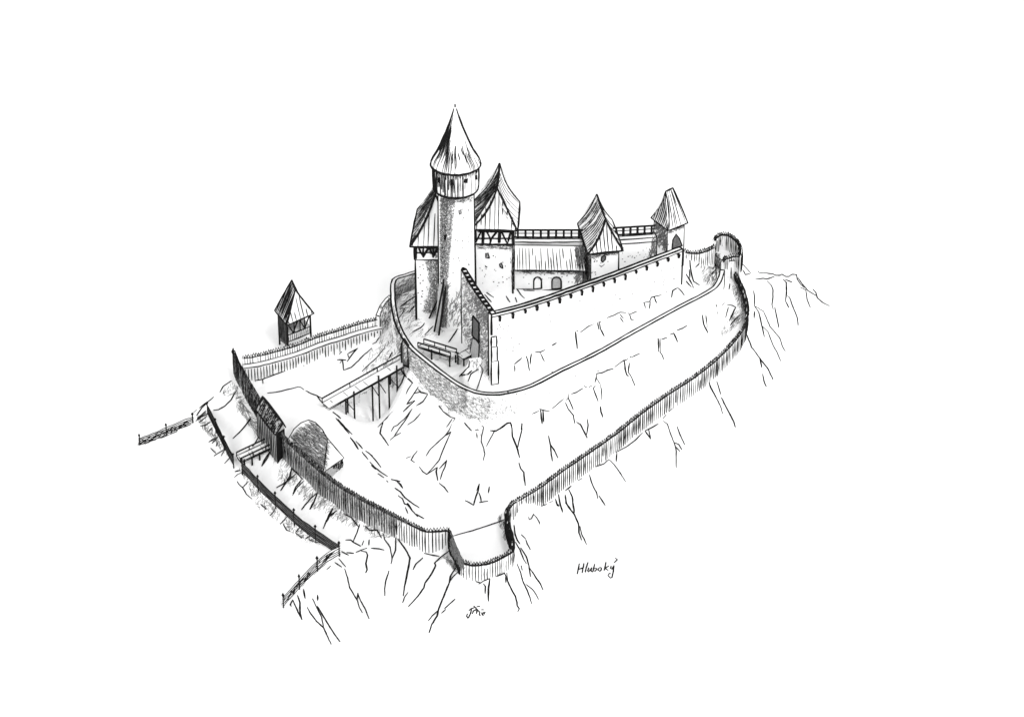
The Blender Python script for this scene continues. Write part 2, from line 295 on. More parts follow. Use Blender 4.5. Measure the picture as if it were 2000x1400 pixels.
A_(1340, 430, 6.667, [[(933,655),(950,685),(1050,690),(1130,700),(1165,720),(1225,720),(1245,705),(1300,735),(1340,735),(1380,705),(1440,710),(1450,770),(1490,830),(1540,880)],[(1460,750),(1530,850),(1590,920),(1690,980)],[(905,770),(1000,760),(1050,768),(1150,735)],[(1055,790),(1110,850),(1132,905),(1130,1000),(1118,1100),(1135,1165)],[(1155,1135),(1180,1260),(1208,1400)],[(1260,765),(1305,810),(1308,960),(1295,1040)],[(1320,985),(1350,1010),(1390,1120),(1450,1270),(1460,1370)],[(1290,1045),(1338,1140)],[(1650,895),(1690,940),(1710,1010),(1790,1080),(1870,1115)],[(1480,870),(1560,910),(1580,1040),(1620,1140)],[(1290,770),(1385,810)],[(878,920),(890,1000),(890,1110)],[(735,570),(790,630),(848,695)],[(720,625),(760,680),(768,710),(830,700)],
 [(495,830),(490,895)],[(470,930),(455,970),(428,1012)],[(570,830),(560,900)],[(370,1078),(400,1110),(405,1220)],[(465,1105),(505,1078)],[(535,1100),(600,1110),(645,1135),(600,1230),(565,1305)],[(550,1130),(515,1270)],[(695,1240),(640,1290),(575,1370)],
 [(0,500),(50,530),(60,640),(80,740),(100,800),(175,845)],[(0,700),(40,760),(95,880)],[(40,640),(50,750)],[(0,790),(30,830),(70,870)],[(250,590),(330,500),(345,545)],[(315,725),(385,640)],[(345,640),(385,570)],[(385,575),(395,760)],[(120,620),(220,520),(330,470)]])
A_(1180, 560, 5, [[(958,275),(970,350),(975,375),(1015,452)],[(990,265),(1000,330),(1005,400)],[(1395,470),(1440,590),(1520,700),(1600,800),(1650,905)],[(1520,705),(1540,790)],[(1548,850),(1560,920),(1585,975)],[(1010,895),(1040,980),(1100,1090),(1135,1160),(1160,1240)],[(1100,920),(1140,1050)],[(1145,1080),(1200,1190),(1265,1310),(1282,1370)],[(1465,185),(1510,250),(1540,380),(1565,490)],[(1470,190),(1555,240),(1620,390),(1715,500),(1740,580),(1770,630)],[(1545,385),(1600,440),(1650,570),(1690,640),(1725,725)],[(1470,240),(1465,305)]])
A_(750, 380, 6.667, [[(1190,1205),(1260,1220),(1340,1280),(1430,1340)],[(1310,1300),(1400,1400)],[(1320,1240),(1380,1240),(1500,1250)],[(1545,1255),(1640,1270),(1690,1275)],[(1590,1320),(1640,1400)],[(1690,1100),(1740,1160),(1830,1250)],[(1700,1180),(1780,1300),(1830,1350)],[(1710,1340),(1730,1400)],[(1830,1250),(1960,1250)]])
A_(750, 570, 6.667, [[(210,195),(300,130),(400,60)],[(140,105),(260,10)],[(270,215),(240,280),(185,355)],[(395,185),(320,275)],[(200,215),(270,215)],[(525,405),(515,430),(475,470),(370,520)],[(640,445),(530,555)],[(520,225),(590,195)],[(970,460),(880,600),(840,655)],[(420,275),(455,270)]])
for q in rocks: draw(T, TB, q, U(.09, .135), INK, step=5, off=.13, taper=.6)
# graphite strokes drawing shade onto the rock beside walls and fences
SC = [([(770, 560), (812, 540), (812, 640), (850, 660), (800, 660), (775, 620)], 200, 14, 40, 25),
      ([(860, 600), (905, 560), (950, 720), (905, 650), (850, 660)], 120, 14, 60, 30),
      ([(905, 650), (965, 750), (920, 720)], 60, 10, 70, 30),
      ([(870, 690), (905, 695), (900, 712), (868, 705)], 45, 8, 20, 40),
      ([(820, 690), (880, 695), (850, 705)], 30, 8, 20, 40),
      ([(455, 752), (475, 770), (470, 790), (430, 770)], 60, 9, 50, 60),
      ([(470, 780), (545, 890), (530, 890), (455, 785)], 160, 14, -50, 20),
      ([(545, 890), (600, 960), (590, 975), (540, 940)], 90, 12, 60, 25),
      ([(590, 950), (700, 1020), (690, 1035), (590, 985)], 130, 14, 50, 25),
      ([(700, 1025), (790, 1052), (720, 1050)], 40, 10, 50, 40),
      ([(380, 810), (405, 830), (460, 905), (430, 880), (395, 840)], 110, 9, 70, 50),
      ([(465, 915), (540, 1000), (600, 1045), (640, 1068), (590, 1060), (500, 990)], 190, 9, 60, 60),
      ([(862, 1085), (895, 1105), (905, 1125), (885, 1115)], 90, 7, 45, 70),
      ([(1365, 525), (1395, 510), (1412, 530), (1400, 555), (1375, 560)], 110, 12, 65, 20),
      ([(1425, 560), (1445, 570), (1458, 615), (1440, 600)], 90, 12, 70, 20),
      ([(1425, 610), (1455, 620), (1415, 660), (1405, 660)], 60, 14, 60, 20),
      ([(970, 1012), (992, 1010), (1000, 1070), (985, 1055)], 120, 9, 80, 20),
      ([(720, 690), (790, 650), (800, 730), (780, 760), (740, 760), (690, 800), (650, 800), (700, 750)], 220, 10, 60, 50),
      ([(800, 690), (950, 800), (940, 850), (880, 820), (800, 740)], 120, 8, -40, 60),
      ([(735, 650), (765, 630), (775, 670), (740, 690)], 70, 12, 65, 25)]
for poly, n_, L, a, sp in SC: scribble(T, TB, poly, int(n_ * 1.6), L, a, sp, .022, GR)
for poly, n_ in [([(950, 770), (1180, 690), (1150, 740), (980, 830)], 14), ([(990, 680), (1300, 560), (1300, 590), (1000, 700)], 12)]:
    specks(T, TB, poly, n_)
ground = T.build('ground', [M_GROUND, M_INK, M_GRAPH]); tag(ground, 'white castle hill and surrounding ground scored with thin inked rock cracks', 'ground', kind='structure')
del ground['category']

# ------------------------------------------------------------------ walls
def wall_mesh(mb, pts, th, side, depth, rt=.14, base=None, ends=(1, 1), low=None):
    """pts: tops; side +1 thickness goes to the left of the walk"""
    nn = normals(pts); A = pts; Bq = [p - n * th * side for p, n in zip(pts, nn)]
    if base is None: base = [min(Hm(a.x, a.y), Hm(b.x, b.y)) - 1.5 for a, b in zip(A, Bq)]
    Al = [Vector((a.x, a.y, z)) for a, z in zip(A, base)]; Bl = [Vector((b.x, b.y, z)) for b, z in zip(Bq, base)]
    for i in range(len(A) - 1):
        mb.face([A[i], A[i + 1], Bq[i + 1], Bq[i]][::-side]); mb.face([Al[i], Al[i + 1], A[i + 1], A[i]]); mb.face([Bl[i + 1], Bl[i], Bq[i], Bq[i + 1]])
    mb.face([Al[0], A[0], Bq[0], Bl[0]]); mb.face([Al[-1], Bl[-1], Bq[-1], A[-1]])
    mb.freeze()
    mb.poly(A, rt); mb.poly(Bq, rt)
    for k_, on in ((0, ends[0]), (-1, ends[1])):
        if on:
            mb.line(A[k_], Al[k_], rt * .9); mb.line(Bq[k_], Bl[k_], rt * .8); mb.line(A[k_], Bq[k_], rt)
    return A, Bq, Al, Bl
def smooth(pts, k=3):
    out = []
    for i in range(len(pts) - 1):
        p0 = pts[max(i - 1, 0)]; p1 = pts[i]; p2 = pts[i + 1]; p3 = pts[min(i + 2, len(pts) - 1)]
        for j in range(k):
            t = j / k
            out.append(.5 * ((2 * p1) + (p2 - p0) * t + (2 * p0 - 5 * p1 + 4 * p2 - p3) * t * t + (3 * p1 - p0 - 3 * p2 + p3) * t ** 3))
    out.append(pts[-1]); return out

# ward wall (low outer ring) with its gateway by the bridge
root = empty('ward_wall', zw[11] - Vector((0, 0, 6)), 'low white ring wall curving round the foot of the castle inside the log palisades', 'wall')
mb = MB(); zs = smooth(zw, 3)
wall_mesh(mb, zs, .85, 1, 6, .14)
bv = mb.bvh()
scribble(mb, bv, [(796, 680), (880, 748), (912, 762), (905, 800), (880, 810), (835, 780), (800, 730)], 1700, 7, -40, 30, .018, GR)
scribble(mb, bv, [(900, 770), (960, 776), (950, 820), (890, 815)], 420, 7, -40, 35, .018, GR)
scribble(mb, bv, [(940, 778), (1010, 780), (1000, 830), (930, 830)], 170, 6, -40, 40, .018, GR)
scribble(mb, bv, [(764, 600), (785, 660), (800, 690), (798, 735), (775, 700)], 420, 12, 70, 20, .026, GR)
scribble(mb, bv, [(768, 560), (812, 536), (812, 560), (772, 600)], 300, 12, 40, 30, .024, GR)
specks(mb, bv, [(960, 775), (1200, 690), (1190, 720), (980, 820)], 40)
mb.build('wall_body', WALLM, root)
def opening(root, name, pts, bv, off=.12, dark=M_DARK, rim=.12, label=None, fill=M_DARK):
    """a recess panel laid 12 cm proud of the wall as a framed opening; pts in survey columns/rows on the wall surface"""
    q = [hit(bv, *p) for p in pts]
    if any(v is None for v in q): return None
    d = (CAM - q[0]); 
    nrm = (q[1] - q[0]).cross(q[2] - q[0]).normalized()
    if nrm.dot(d) < 0: nrm = -nrm
    m_ = MB(); q2 = [v + nrm * off for v in q]
    if (q2[1] - q2[0]).cross(q2[2] - q2[0]).dot(nrm) < 0: q2 = q2[::-1]; q = q[::-1]
    m_.face(q2, 0)
    for i in range(len(q)): m_.face([q[i], q[(i + 1) % len(q)], q2[(i + 1) % len(q)], q2[i]], 0)
    m_.poly(q2 + [q2[0]], rim, INK, wob=.01, taper=1)
    return m_.build(name, [fill, M_INK, M_GRAPH], root, label)
opening(root, 'gateway', [(786, 712), (785, 672), (790, 662), (798, 674), (799, 716)], bv, rim=.16)

# main curtain wall: long front + wing running back to the tower
root = empty('curtain_wall', (mainw[0].x, mainw[0].y, 14), 'tall white curtain wall along the castle front with dark beam ends under its coping', 'wall')
mb = MB(); ms = smooth(mainw, 2)
wall_mesh(mb, ms, .95, 1, 10, .19)
bv = mb.bvh()
nn = normals(ms)
mb.poly([p + n * .1 - Vector((0, 0, .55)) for p, n in zip(ms, nn)], .11)
for x, y, w_, h_, k_ in [(965, 630, 35, 40, 12), (985, 660, 30, 30, 9), (1055, 600, 40, 40, 8), (1110, 590, 60, 40, 8), (1185, 560, 60, 40, 12), (1270, 520, 50, 50, 14), (1000, 620, 300, 50, 12), (1312, 510, 20, 70, 12)]:
    specks(mb, bv, [(x, y), (x + w_, y - w_ * .3), (x + w_, y + h_ - w_ * .3), (x, y + h_)], k_)
mb.build('wall_body', WALLM, root)
L_ = [(mainw[i + 1] - mainw[i]).length for i in range(6)]
def along(pts, s_):
    for a, b in zip(pts, pts[1:]):
        l = (b - a).length
        if s_ <= l: return a.lerp(b, s_ / l), (b - a).normalized()
        s_ -= l
    return pts[-1].copy(), (pts[-1] - pts[-2]).normalized()
tot = sum(L_); nb = 17
for k_ in range(nb):
    p, d = along(mainw, tot * (k_ + .55) / nb); n_ = Vector((d.y, -d.x, 0)).normalized()
    q = MB(); bw = U(.34, .5); q.beam(p + n_ * .1 - Vector((0, 0, .7)), p + n_ * .6 - Vector((0, 0, .9)), bw, 0, .35)
    q.beam(p + n_ * .45 - Vector((0, 0, .9)), p + n_ * .35 - Vector((0, 0, U(1.3, 1.9))), bw * .9, 0, .35)
    q.build('beam_end', [M_INK], root)
# corner pilaster
pc = P(966, 700, 0); c0 = mainw[0]
q = MB(); n_ = Vector((.35, -1, 0)).normalized(); tv = Vector((-n_.y, n_.x, 0))
ctr = c0 + tv * .2 + n_ * .3
zt = Zat(ctr, 655); zb = Zat(ctr, 748)
for (ta, tb, w_) in ((0, .22, 1.0), (.22, .52, 1.15), (.52, 1, 1.4)):
    za = zt + (zb - zt) * ta; zc = zt + (zb - zt) * tb; cc = ctr + tv * .1 * ta * 3
    q.box(Vector((cc.x, cc.y, (za + zc) / 2)), tv * w_ * .5, n_ * (.25 + w_ * .2), Vector((0, 0, (za - zc) / 2)))
    for s1 in (-1, 1):
        f = cc + n_ * (.25 + w_ * .2) + tv * w_ * .5 * s1
        q.line((f.x, f.y, za), (f.x, f.y, zc), .14)
    f = cc + n_ * (.25 + w_ * .2); q.line(Vector((f.x, f.y, zc)) - tv * w_ * .5, Vector((f.x, f.y, zc)) + tv * w_ * .5, .1)
f = ctr + n_ * .5; q.line(Vector((f.x, f.y, zt)) - tv * .5, Vector((f.x, f.y, zt)) + tv * .5, .12)
q.build('corner_pilaster', WALLM, root)

root = empty('wing_wall', (wing[1].x, wing[1].y, 14), 'grey shaded wall running from the front corner back to the round tower', 'wall')
mb = MB(); ws = smooth(wing, 3)
ws2 = [w + Vector((0, 0, .02)) for w in ws]; ws2[0] = ws2[0].lerp(ws2[1], .25)
wall_mesh(mb, ws2, .9, -1, 10, .15, ends=(0, 1))
bv = mb.bvh()
for k_ in range(26):
    p, d = along(ws2, 22 * (k_ + .5) / 26)
    if k_ % 2: mb.box(p + Vector((d.y, -d.x, 0)).normalized() * .45, d * .5, Vector((d.y, -d.x, 0)).normalized() * .28, Vector((0, 0, .12)), 1)
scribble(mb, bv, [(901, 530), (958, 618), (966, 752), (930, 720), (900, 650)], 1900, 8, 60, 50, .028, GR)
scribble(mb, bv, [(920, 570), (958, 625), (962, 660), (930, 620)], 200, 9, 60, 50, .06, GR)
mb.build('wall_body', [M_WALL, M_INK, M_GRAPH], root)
opening(root, 'gateway', [(924, 655), (925, 617), (937, 631), (937, 668), (930, 662)], bv, rim=.14)
opening(root, 'gate_leaf', [(918, 695), (924, 660), (931, 663), (937, 672), (936, 700), (928, 707)], bv, rim=.1, fill=M_SHADE)

# ------------------------------------------------------------------ round tower
tc = P(893.5, 632, 14); tc.z = 14; r_t = 3.5
root = empty('round_tower', (tc.x, tc.y, 13), 'tall white round keep with a timber gallery and a pointed cone roof', 'tower')
def ring(c, r, z, n=32): return [Vector((c.x + r * math.cos(2 * math.pi * i / n), c.y + r * math.sin(2 * math.pi * i / n), z)) for i in range(n)]
def lathe(mb, c, prof, n=32, m=0, cap=True):
    rs = [ring(c, r, z, n) for r, z in prof]
    for a, b in zip(rs, rs[1:]):
        for i in range(n): mb.face([a[i], a[(i + 1) % n], b[(i + 1) % n], b[i]], m)
    if cap: mb.face(rs[-1], m); mb.face(rs[0][::-1], m)
    return rs
fr = lambda r: (tc.x, tc.y - r)
z_gb = Zat(fr(3.9), 387); z_ea = Zat(fr(4.6), 342); z_ap = Zat((tc.x, tc.y), 207)
mb = MB(); lathe(mb, tc, [(r_t + .3, 9), (r_t, 20), (r_t - .15, z_gb + .5)]); mb.freeze(); bv = mb.bvh()
for s1, r_ in ((-1, .16), (1, .17)): mb.line((tc.x + s1 * r_t, tc.y, 14), (tc.x + s1 * (r_t - .1), tc.y, z_gb), r_)
scribble(mb, bv, [(859, 388), (888, 388), (880, 470), (872, 560), (872, 640), (859, 640)], 2800, 4, 45, 90, .024, GR, curl=1)  # stipple draws shade down the left side of the shaft
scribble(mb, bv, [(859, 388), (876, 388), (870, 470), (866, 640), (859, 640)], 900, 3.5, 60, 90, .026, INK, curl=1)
scribble(mb, bv, [(860, 386), (926, 386), (926, 394), (890, 398), (860, 400)], 140, 6, 30, 40, .04, GR)
scribble(mb, bv, [(858, 560), (875, 560), (872, 640), (858, 640)], 160, 10, 80, 20, .06, GR)
scribble(mb, bv, [(876, 600), (905, 560), (900, 640), (876, 640)], 90, 12, 70, 20, .04, GR)
specks(mb, bv, [(880, 400), (925, 400), (925, 560), (875, 560)], 26, .1)
for w_ in ([(897, 419), (896, 411), (900, 410), (901, 417)], [(868, 468), (868, 460), (872, 458), (871, 468)]):
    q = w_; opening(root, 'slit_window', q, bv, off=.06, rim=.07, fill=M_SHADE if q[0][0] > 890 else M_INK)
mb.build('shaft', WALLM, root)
mb = MB(); rg = 4.25
lathe(mb, tc, [(r_t - .1, z_gb - .3), (rg - .15, z_gb + .1), (rg, z_gb + 1), (rg + .1, z_ea + .4)]); mb.freeze(); bv = mb.bvh()
mb.poly([p for p in ring(tc, rg - .05, z_gb + .1, 40)] + [ring(tc, rg - .05, z_gb + .1, 40)[0]], .17)
for i in range(84):
    a = 2 * math.pi * (i + U(-.3, .3)) / 84
    ca = math.cos(a); sh = max(0, min(1, .5 - ca * .9))  # gallery lines thicken leftward to draw its shaded side
    if R() > .35 + sh: continue
    z0 = z_gb + (.2 if R() < .6 else U(.3, 2)); z1 = z_ea - U(0, .6)
    rr = rg + .05
    mb.line((tc.x + rr * ca, tc.y + rr * math.sin(a), z0), (tc.x + rr * ca, tc.y + rr * math.sin(a), z1), .05 + .055 * sh)
for i in range(60):
    a = 2 * math.pi * (i + U(-.3, .3)) / 60; rr = rg + .08
    mb.line((tc.x + rr * math.cos(a), tc.y + rr * math.sin(a), z_ea - .2), (tc.x + rr * math.cos(a), tc.y + rr * math.sin(a), z_ea - U(.8, 1.4)), .08)
mb.line((tc.x - rg - .05, tc.y, z_gb + .3), (tc.x - rg - .15, tc.y, z_ea), .2); mb.line((tc.x + rg + .05, tc.y, z_gb + .3), (tc.x + rg + .15, tc.y, z_ea), .15)
gal = mb.build('gallery', WOODM, root)
for w_ in ([(880, 362), (880, 351), (884, 350), (884, 362)], [(906, 356), (907, 350), (913, 349), (912, 357)], [(857, 356), (857, 347), (860, 348), (860, 357)], [(928, 350), (928, 343), (930, 342), (931, 350)]):
    opening(gal, 'window', w_, bv, off=.08, rim=.08, fill=M_INK)
mb = MB()
prof = [(4.65, z_ea - .1), (4.5, z_ea + 1.4), (3.7, z_ea + 3.2)]
hh = z_ap - z_ea
for t, r_ in ((.38, 2.75), (.52, 1.9), (.66, 1.35), (.8, .8), (.93, .3), (1, .04)): prof.append((r_, z_ea + hh * t))
prof = [(r_, z_ea + hh * t) for r_, t in ((4.7, 0), (4.6, .06), (4.15, .14), (3.4, .23), (2.85, .32), (2.3, .43), (1.75, .54), (1.1, .68), (.58, .82), (.3, .9), (.05, 1))]
lathe(mb, tc, prof, 40); 
def pr(z, a, o=.05):
    for (r0, z0), (r1, z1) in zip(prof, prof[1:]):
        if z0 <= z <= z1:
            r_ = r0 + (r1 - r0) * (z - z0) / (z1 - z0) + o; return Vector((tc.x + r_ * math.cos(a), tc.y + r_ * math.sin(a), z))
rr = ring(tc, 4.72, z_ea, 48); mb.poly(rr + [rr[0]], .19)
for a, r_ in ((math.pi, .2), (0, .2), (math.pi * .97, .15)): mb.tube([pr(z_ea + hh * t, a) for t in (0, .06, .12, .2, .27, .34, .4, .48, .55, .64, .72, .8, .85, .95)], r_)
for i in range(74):
    a = 2 * math.pi * i / 74 + U(-.02, .02); ca = math.cos(a); sa = math.sin(a)
    sh = .5 - .5 * ca  # cone hatching weighted to the left as drawn shade
    dens = 1 if ca < -.25 else (.9 if ca < .1 else .4)
    if R() > dens: continue
    t0 = U(.01, .03) if R() < .7 else U(.1, .3)
    t1 = (U(.4, .92) if ca < -.45 else U(.25, .6)) if ca < 0 else t0 + U(.1, .4)
    ts = [t0 + (t1 - t0) * k_ / 7 for k_ in range(8)]
    mb.tube([pr(z_ea + hh * min(t, .98), a + .02 * math.sin(k_)) for k_, t in enumerate(ts)], .055 + .05 * sh * (R() < .8))
mb.tube([Vector((tc.x, tc.y, z_ap - 1)), Vector((tc.x, tc.y, z_ap + .3))], .22)
mb.build('cone_roof', ROOFM, root)

# sloping buttress at the tower foot
b0 = Vector((tc.x - 2.6, tc.y - 2.4, 0)); b1 = P(848, 650, 14.3); 
root = empty('tower_buttress', (b1.x, b1.y, 13.5), 'narrow dark sloping timber shoring leaning on the foot of the round tower', 'buttress')
mb = MB()
for (x0, y0, x1, y1, w_) in ((868, 545, 848, 648, .28), (873, 548, 857, 655, .3), (874, 550, 870, 632, .22), (862, 570, 838, 622, .22)):
    a = Vector((b0.x, b0.y, Zat(b0, y0))); a.x += (x0 - 866) * .1
    b = P(x1, y1, 14.0)
    mb.beam(a, b, w_, 1)
q = [Vector((b0.x, b0.y, Zat(b0, 556))), P(858, 652, 14), P(849, 648, 14.), Vector((b0.x - .9, b0.y + .5, Zat(b0, 556)))]
mb.face(q, 3)
q = [Vector((b0.x - .6, b0.y, Zat(b0, 575))), P(848, 605, 15), P(838, 622, 14.), Vector((b0.x - 1.2, b0.y + .5, Zat(b0, 570)))]
mb.face(q, 3)
mb.build('timbers', WOODM, root)

# ------------------------------------------------------------------ houses with hipped flared roofs
def roof_face(mb, tA, tB, bA, bB, sag, nrows=5, m=0):
    """surface from ridge tA-tB down to eave bA-bB, hollowed by sag; returns point function"""
    tA, tB, bA, bB = map(Vector, (tA, tB, bA, bB))
    nrm = (bB - bA).cross(tA - bA).normalized()
    if nrm.z < 0: nrm = -nrm
    def f(u, t, o=0): 
        top = tA.lerp(tB, u); bot = bA.lerp(bB, u)
        return top.lerp(bot, t) - nrm * sag * math.sin(math.pi * t) + nrm * o
    cols = 4
    for i in range(cols):
        for j in range(nrows):
            u0, u1, t0, t1 = i / cols, (i + 1) / cols, j / nrows, (j + 1) / nrows
            q = [f(u0, t0), f(u0, t1), f(u1, t1), f(u1, t0)]
            if j == 0 and (tA - tB).length < .01: q = q[:3]
            mb.face(q, m)
    return f
def hatch(mb, f, n, r, full=.8, u0=.02, u1=.98, m=INK, tmin=.02, tmax=.98, bend=0):
    for i in range(n):
        u = u0 + (u1 - u0) * (i + .5 + U(-.2, .2)) / n
        a, b = tmin, tmax
        if R() > full:
            if R() < .5: a = U(.2, .6)
            else: b = U(.4, .8)
        mb.tube([f(max(.01, min(.99, u + bend * (a + (b - a) * k_ / 6 - .5))), a + (b - a) * k_ / 6, .02) for k_ in range(7)], r * U(.75, 1.15), m)
def planks(mb, f, n, r, a, b, full=.85, m=INK):
    """board lines square to the eave, heavier on left slopes to draw shade; the ridge covers a..b of the eave's length"""
    for i in range(n):
        w = (i + .5 + U(-.15, .15)) / n
        t0 = 0
        if w < a: t0 = 1 - w / a
        if w > b: t0 = 1 - (1 - w) / (1 - b)
        t1 = .985; t0 = t0 + .015
        if R() > full:
            if R() < .6: t0 = t0 + (t1 - t0) * U(.15, .6)
            else: t1 = t0 + (t1 - t0) * U(.4, .8)
        if t1 - t0 < .04: continue
        pts = []
        for k_ in range(8):
            t = t0 + (t1 - t0) * k_ / 7; lo = a * (1 - t); hi = 1 - (1 - b) * (1 - t)
            u = .5 if hi - lo < 1e-5 else (w - lo) / (hi - lo); u = max(0, min(1, u))
            pts.append(f(u, t, .03))
        mb.tube(pts, r * U(.8, 1.15), m, .5)
def edge(mb, f, u, r, t0=0, t1=1, k=8): mb.tube([f(u, t0 + (t1 - t0) * i / k, .02) for i in range(k + 1)], r, INK, .8)
def proj(v):
    d = Vector(v) - CAM; z = d.dot(FWD); return (1000 + F * d.x / z, 700 - F * d.dot(UPV) / z)
def hip_roof(root, fl, fr_, bk, oh, drop, ridge_h, set_f, set_b, sag, dens=(14, 8, 6), name='roof', ridge_off=0.0, rr=(.15, .075, .07), slopes=None):
    """fl, fr_: eave corners of the front wall (Vectors at eave height); bk: vector to the back"""
    wv = (fr_ - fl); wu = wv.normalized(); bu = bk.normalized()
    FLe = fl - wu * oh - bu * oh - Vector((0, 0, drop)); FRe = fr_ + wu * oh - bu * oh - Vector((0, 0, drop))
    BLe = fl - wu * oh + bk + bu * oh * .5 - Vector((0, 0, drop)); BRe = fr_ + wu * oh + bk + bu * oh * .5 - Vector((0, 0, drop))
    mid = (fl + fr_) / 2 + wu * ridge_off
    RF = mid + bu * set_f + Vector((0, 0, ridge_h)); RB = mid + bk - bu * set_b + Vector((0, 0, ridge_h))
    mb = MB()
    fL = roof_face(mb, RF, RB, FLe, BLe, sag); fF = roof_face(mb, RF, RF, FRe, FLe, sag)
    fR = roof_face(mb, RB, RF, BRe, FRe, sag); fB = roof_face(mb, RB, RB, BLe, BRe, sag)
    mb.face([FLe, FRe, BRe, BLe][::-1], 0)
    Lb = (BLe - FLe).length; af = (set_f + oh) / Lb; ab = 1 - (set_b + oh * .5) / Lb; cm = ((mid - fl).dot(wu) + oh) / (FRe - FLe).length
    planks(mb, fL, dens[0], rr[0], af, ab, .9); planks(mb, fF, dens[1], rr[1], 1 - cm, 1 - cm, .6)  # left slope hatched thicker and denser, drawing its shade
    planks(mb, fR, dens[2], rr[2], 1 - ab, 1 - af, .4); 
    if set_b > 0: planks(mb, fB, dens[2], rr[1], cm, cm, .6)
    mb.freeze()
    rng = [proj(v) for v in (RB, RF, FLe, BLe)]
    scribble(mb, mb.bvh(), rng, dens[0] * 8, 12, 48, 8, .022, GR, curl=.1)
    for f, u in ((fL, 0), (fL, 1), (fF, 0), (fR, 0)): edge(mb, f, u, .18)
    mb.line(RF, RB, .18); 
    for a, b in ((FLe, FRe), (FRe, BRe), (FLe, BLe), (BLe, BRe)): mb.line(a, b, .19)
    mb.build(name, ROOFM, root); return RF, RB, (FLe, FRe, BRe, BLe)
def walls_box(mb, fl, fr_, bk, z0, z1, out=0.0, m=0, r=.15, skip_left_shade=False):
    wu = (fr_ - fl).normalized(); bu = bk.normalized()
    c = [fl - wu * out - bu * out, fr_ + wu * out - bu * out, fr_ + bk + wu * out + bu * out, fl + bk - wu * out + bu * out]
    lo = [Vector((p.x, p.y, z0)) for p in c]; hi = [Vector((p.x, p.y, z1)) for p in c]
    for i in range(4): mb.face([lo[i], lo[(i + 1) % 4], hi[(i + 1) % 4], hi[i]], m)
    mb.face(hi, m); mb.face(lo[::-1], m)
    for i in range(4): mb.line(lo[i], hi[i], r, wob=.03)
    return lo, hi

# great hall
a = P(929, 572, 19); b = P(1002, 574, 19); ze = Zat(a, 446)
bk = P(1008, 395, ze); bb = Vector((b.x, b.y, ze)); bk = Vector((.4, 11.0, 0))
root = empty('great_hall', ((a.x + b.x) / 2, a.y, 19), 'tall white hall right of the round tower with half-timbered top storey and steep hipped roof', 'house')
mb = MB(); A0 = Vector((a.x, a.y, ze)); B0 = Vector((b.x, b.y, ze))
z_t = Zat(a, 477)
walls_box(mb, A0, B0, bk, 15, z_t, 0); mb.freeze(); bv = mb.bvh()
mb.line(Vector((A0.x, A0.y - .05, z_t)), Vector((B0.x, B0.y - .05, z_t)), .15)
scribble(mb, bv, [(930, 479), (1001, 479), (1001, 488), (930, 486)], 110, 7, 10, 20, .04, GR)
specks(mb, bv, [(935, 490), (1000, 490), (1000, 560), (935, 560)], 30, .1)
scribble(mb, bv, [(995, 490), (1003, 490), (1003, 560), (999, 560)], 30, 8, 80, 10, .035, GR)
body = mb.build('wall', WALLM, root)
for w_ in ([(949, 503), (949, 495), (953, 494), (956, 504)], [(977, 521), (976, 516), (979, 513), (981, 518), (982, 524)]):
    opening(body, 'window', w_, bv, off=.06, rim=.1, fill=M_SHADE)
mb = MB(); walls_box(mb, A0, B0, bk, z_t + .02, ze + .1, .12); mb.freeze(); bv = mb.bvh()
for q, r_ in [([(928, 466), (1001, 466)], .13), ([(928, 477), (1002, 478)], .14), ([(928, 448), (1003, 447)], .16), ([(935, 451), (1000, 452)], .22), ([(944, 448), (943, 476)], .22), ([(976, 447), (975, 474)], .22), ([(940, 452), (929, 474)], .13), ([(948, 448), (957, 465), (958, 474)], .13), ([(974, 448), (960, 466), (957, 476)], .14), ([(978, 448), (986, 466), (991, 476), (998, 452)], .15), ([(1001, 447), (1003, 478)], .2), ([(929, 450), (929, 478)], .15)]:
    draw(mb, bv, q, r_, INK, step=8, off=.05, taper=.9)
scribble(mb, bv, [(930, 448), (1000, 448), (1000, 454), (930, 454)], 60, 7, 0, 15, .06, INK)
mb.build('timber_storey', WALLM, root)
z_r = Zat((a.x + 4, a.y + 3), 367) - ze
hip_roof(root, A0, B0, bk, .9, -.1, z_r, 3.0, -3.0, .75, (17, 11, 9), ridge_off=.5, rr=(.13, .075, .07))

# left house behind the tower
a = P(813, 613, 14.5); b = P(886, 613, 14.5); ze = Zat(a, 479); z_t = Zat(a, 507)
bk = Vector((.9, 14.5, 0)); A0 = Vector((a.x, a.y, ze)); B0 = Vector((b.x, b.y, ze))
root = empty('gabled_house', ((a.x + b.x) / 2, a.y, 14), 'narrow white house left of the round tower with dark hatched roof and timbered top', 'house')
mb = MB(); walls_box(mb, A0, B0, bk, 10, z_t, 0); mb.freeze(); bv = mb.bvh()
scribble(mb, bv, [(830, 507), (858, 507), (858, 612), (825, 612), (840, 560)], 1000, 5, 50, 80, .028, GR, curl=.8)
scribble(mb, bv, [(850, 507), (859, 507), (859, 612), (845, 612)], 150, 8, 75, 20, .05, GR)
specks(mb, bv, [(815, 510), (840, 510), (840, 600), (815, 600)], 22, .09)
mb.line(Vector((A0.x, A0.y - .05, z_t)), Vector((B0.x, B0.y - .05, z_t)), .15)
mb.build('wall', WALLM, root)
mb = MB(); walls_box(mb, A0, B0, bk, z_t + .02, ze + .1, .15); mb.freeze(); bv = mb.bvh()
for q, r_ in [([(811, 479), (858, 480)], .2), ([(811, 494), (858, 493)], .13), ([(812, 480), (812, 506)], .2), ([(817, 482), (822, 494), (827, 502), (832, 492), (838, 482)], .15), ([(827, 480), (826, 502)], .13), ([(838, 482), (843, 494), (846, 502), (852, 490), (856, 481)], .15), ([(846, 480), (846, 503)], .14)]:
    draw(mb, bv, q, r_, INK, step=8, off=.05, taper=.9)
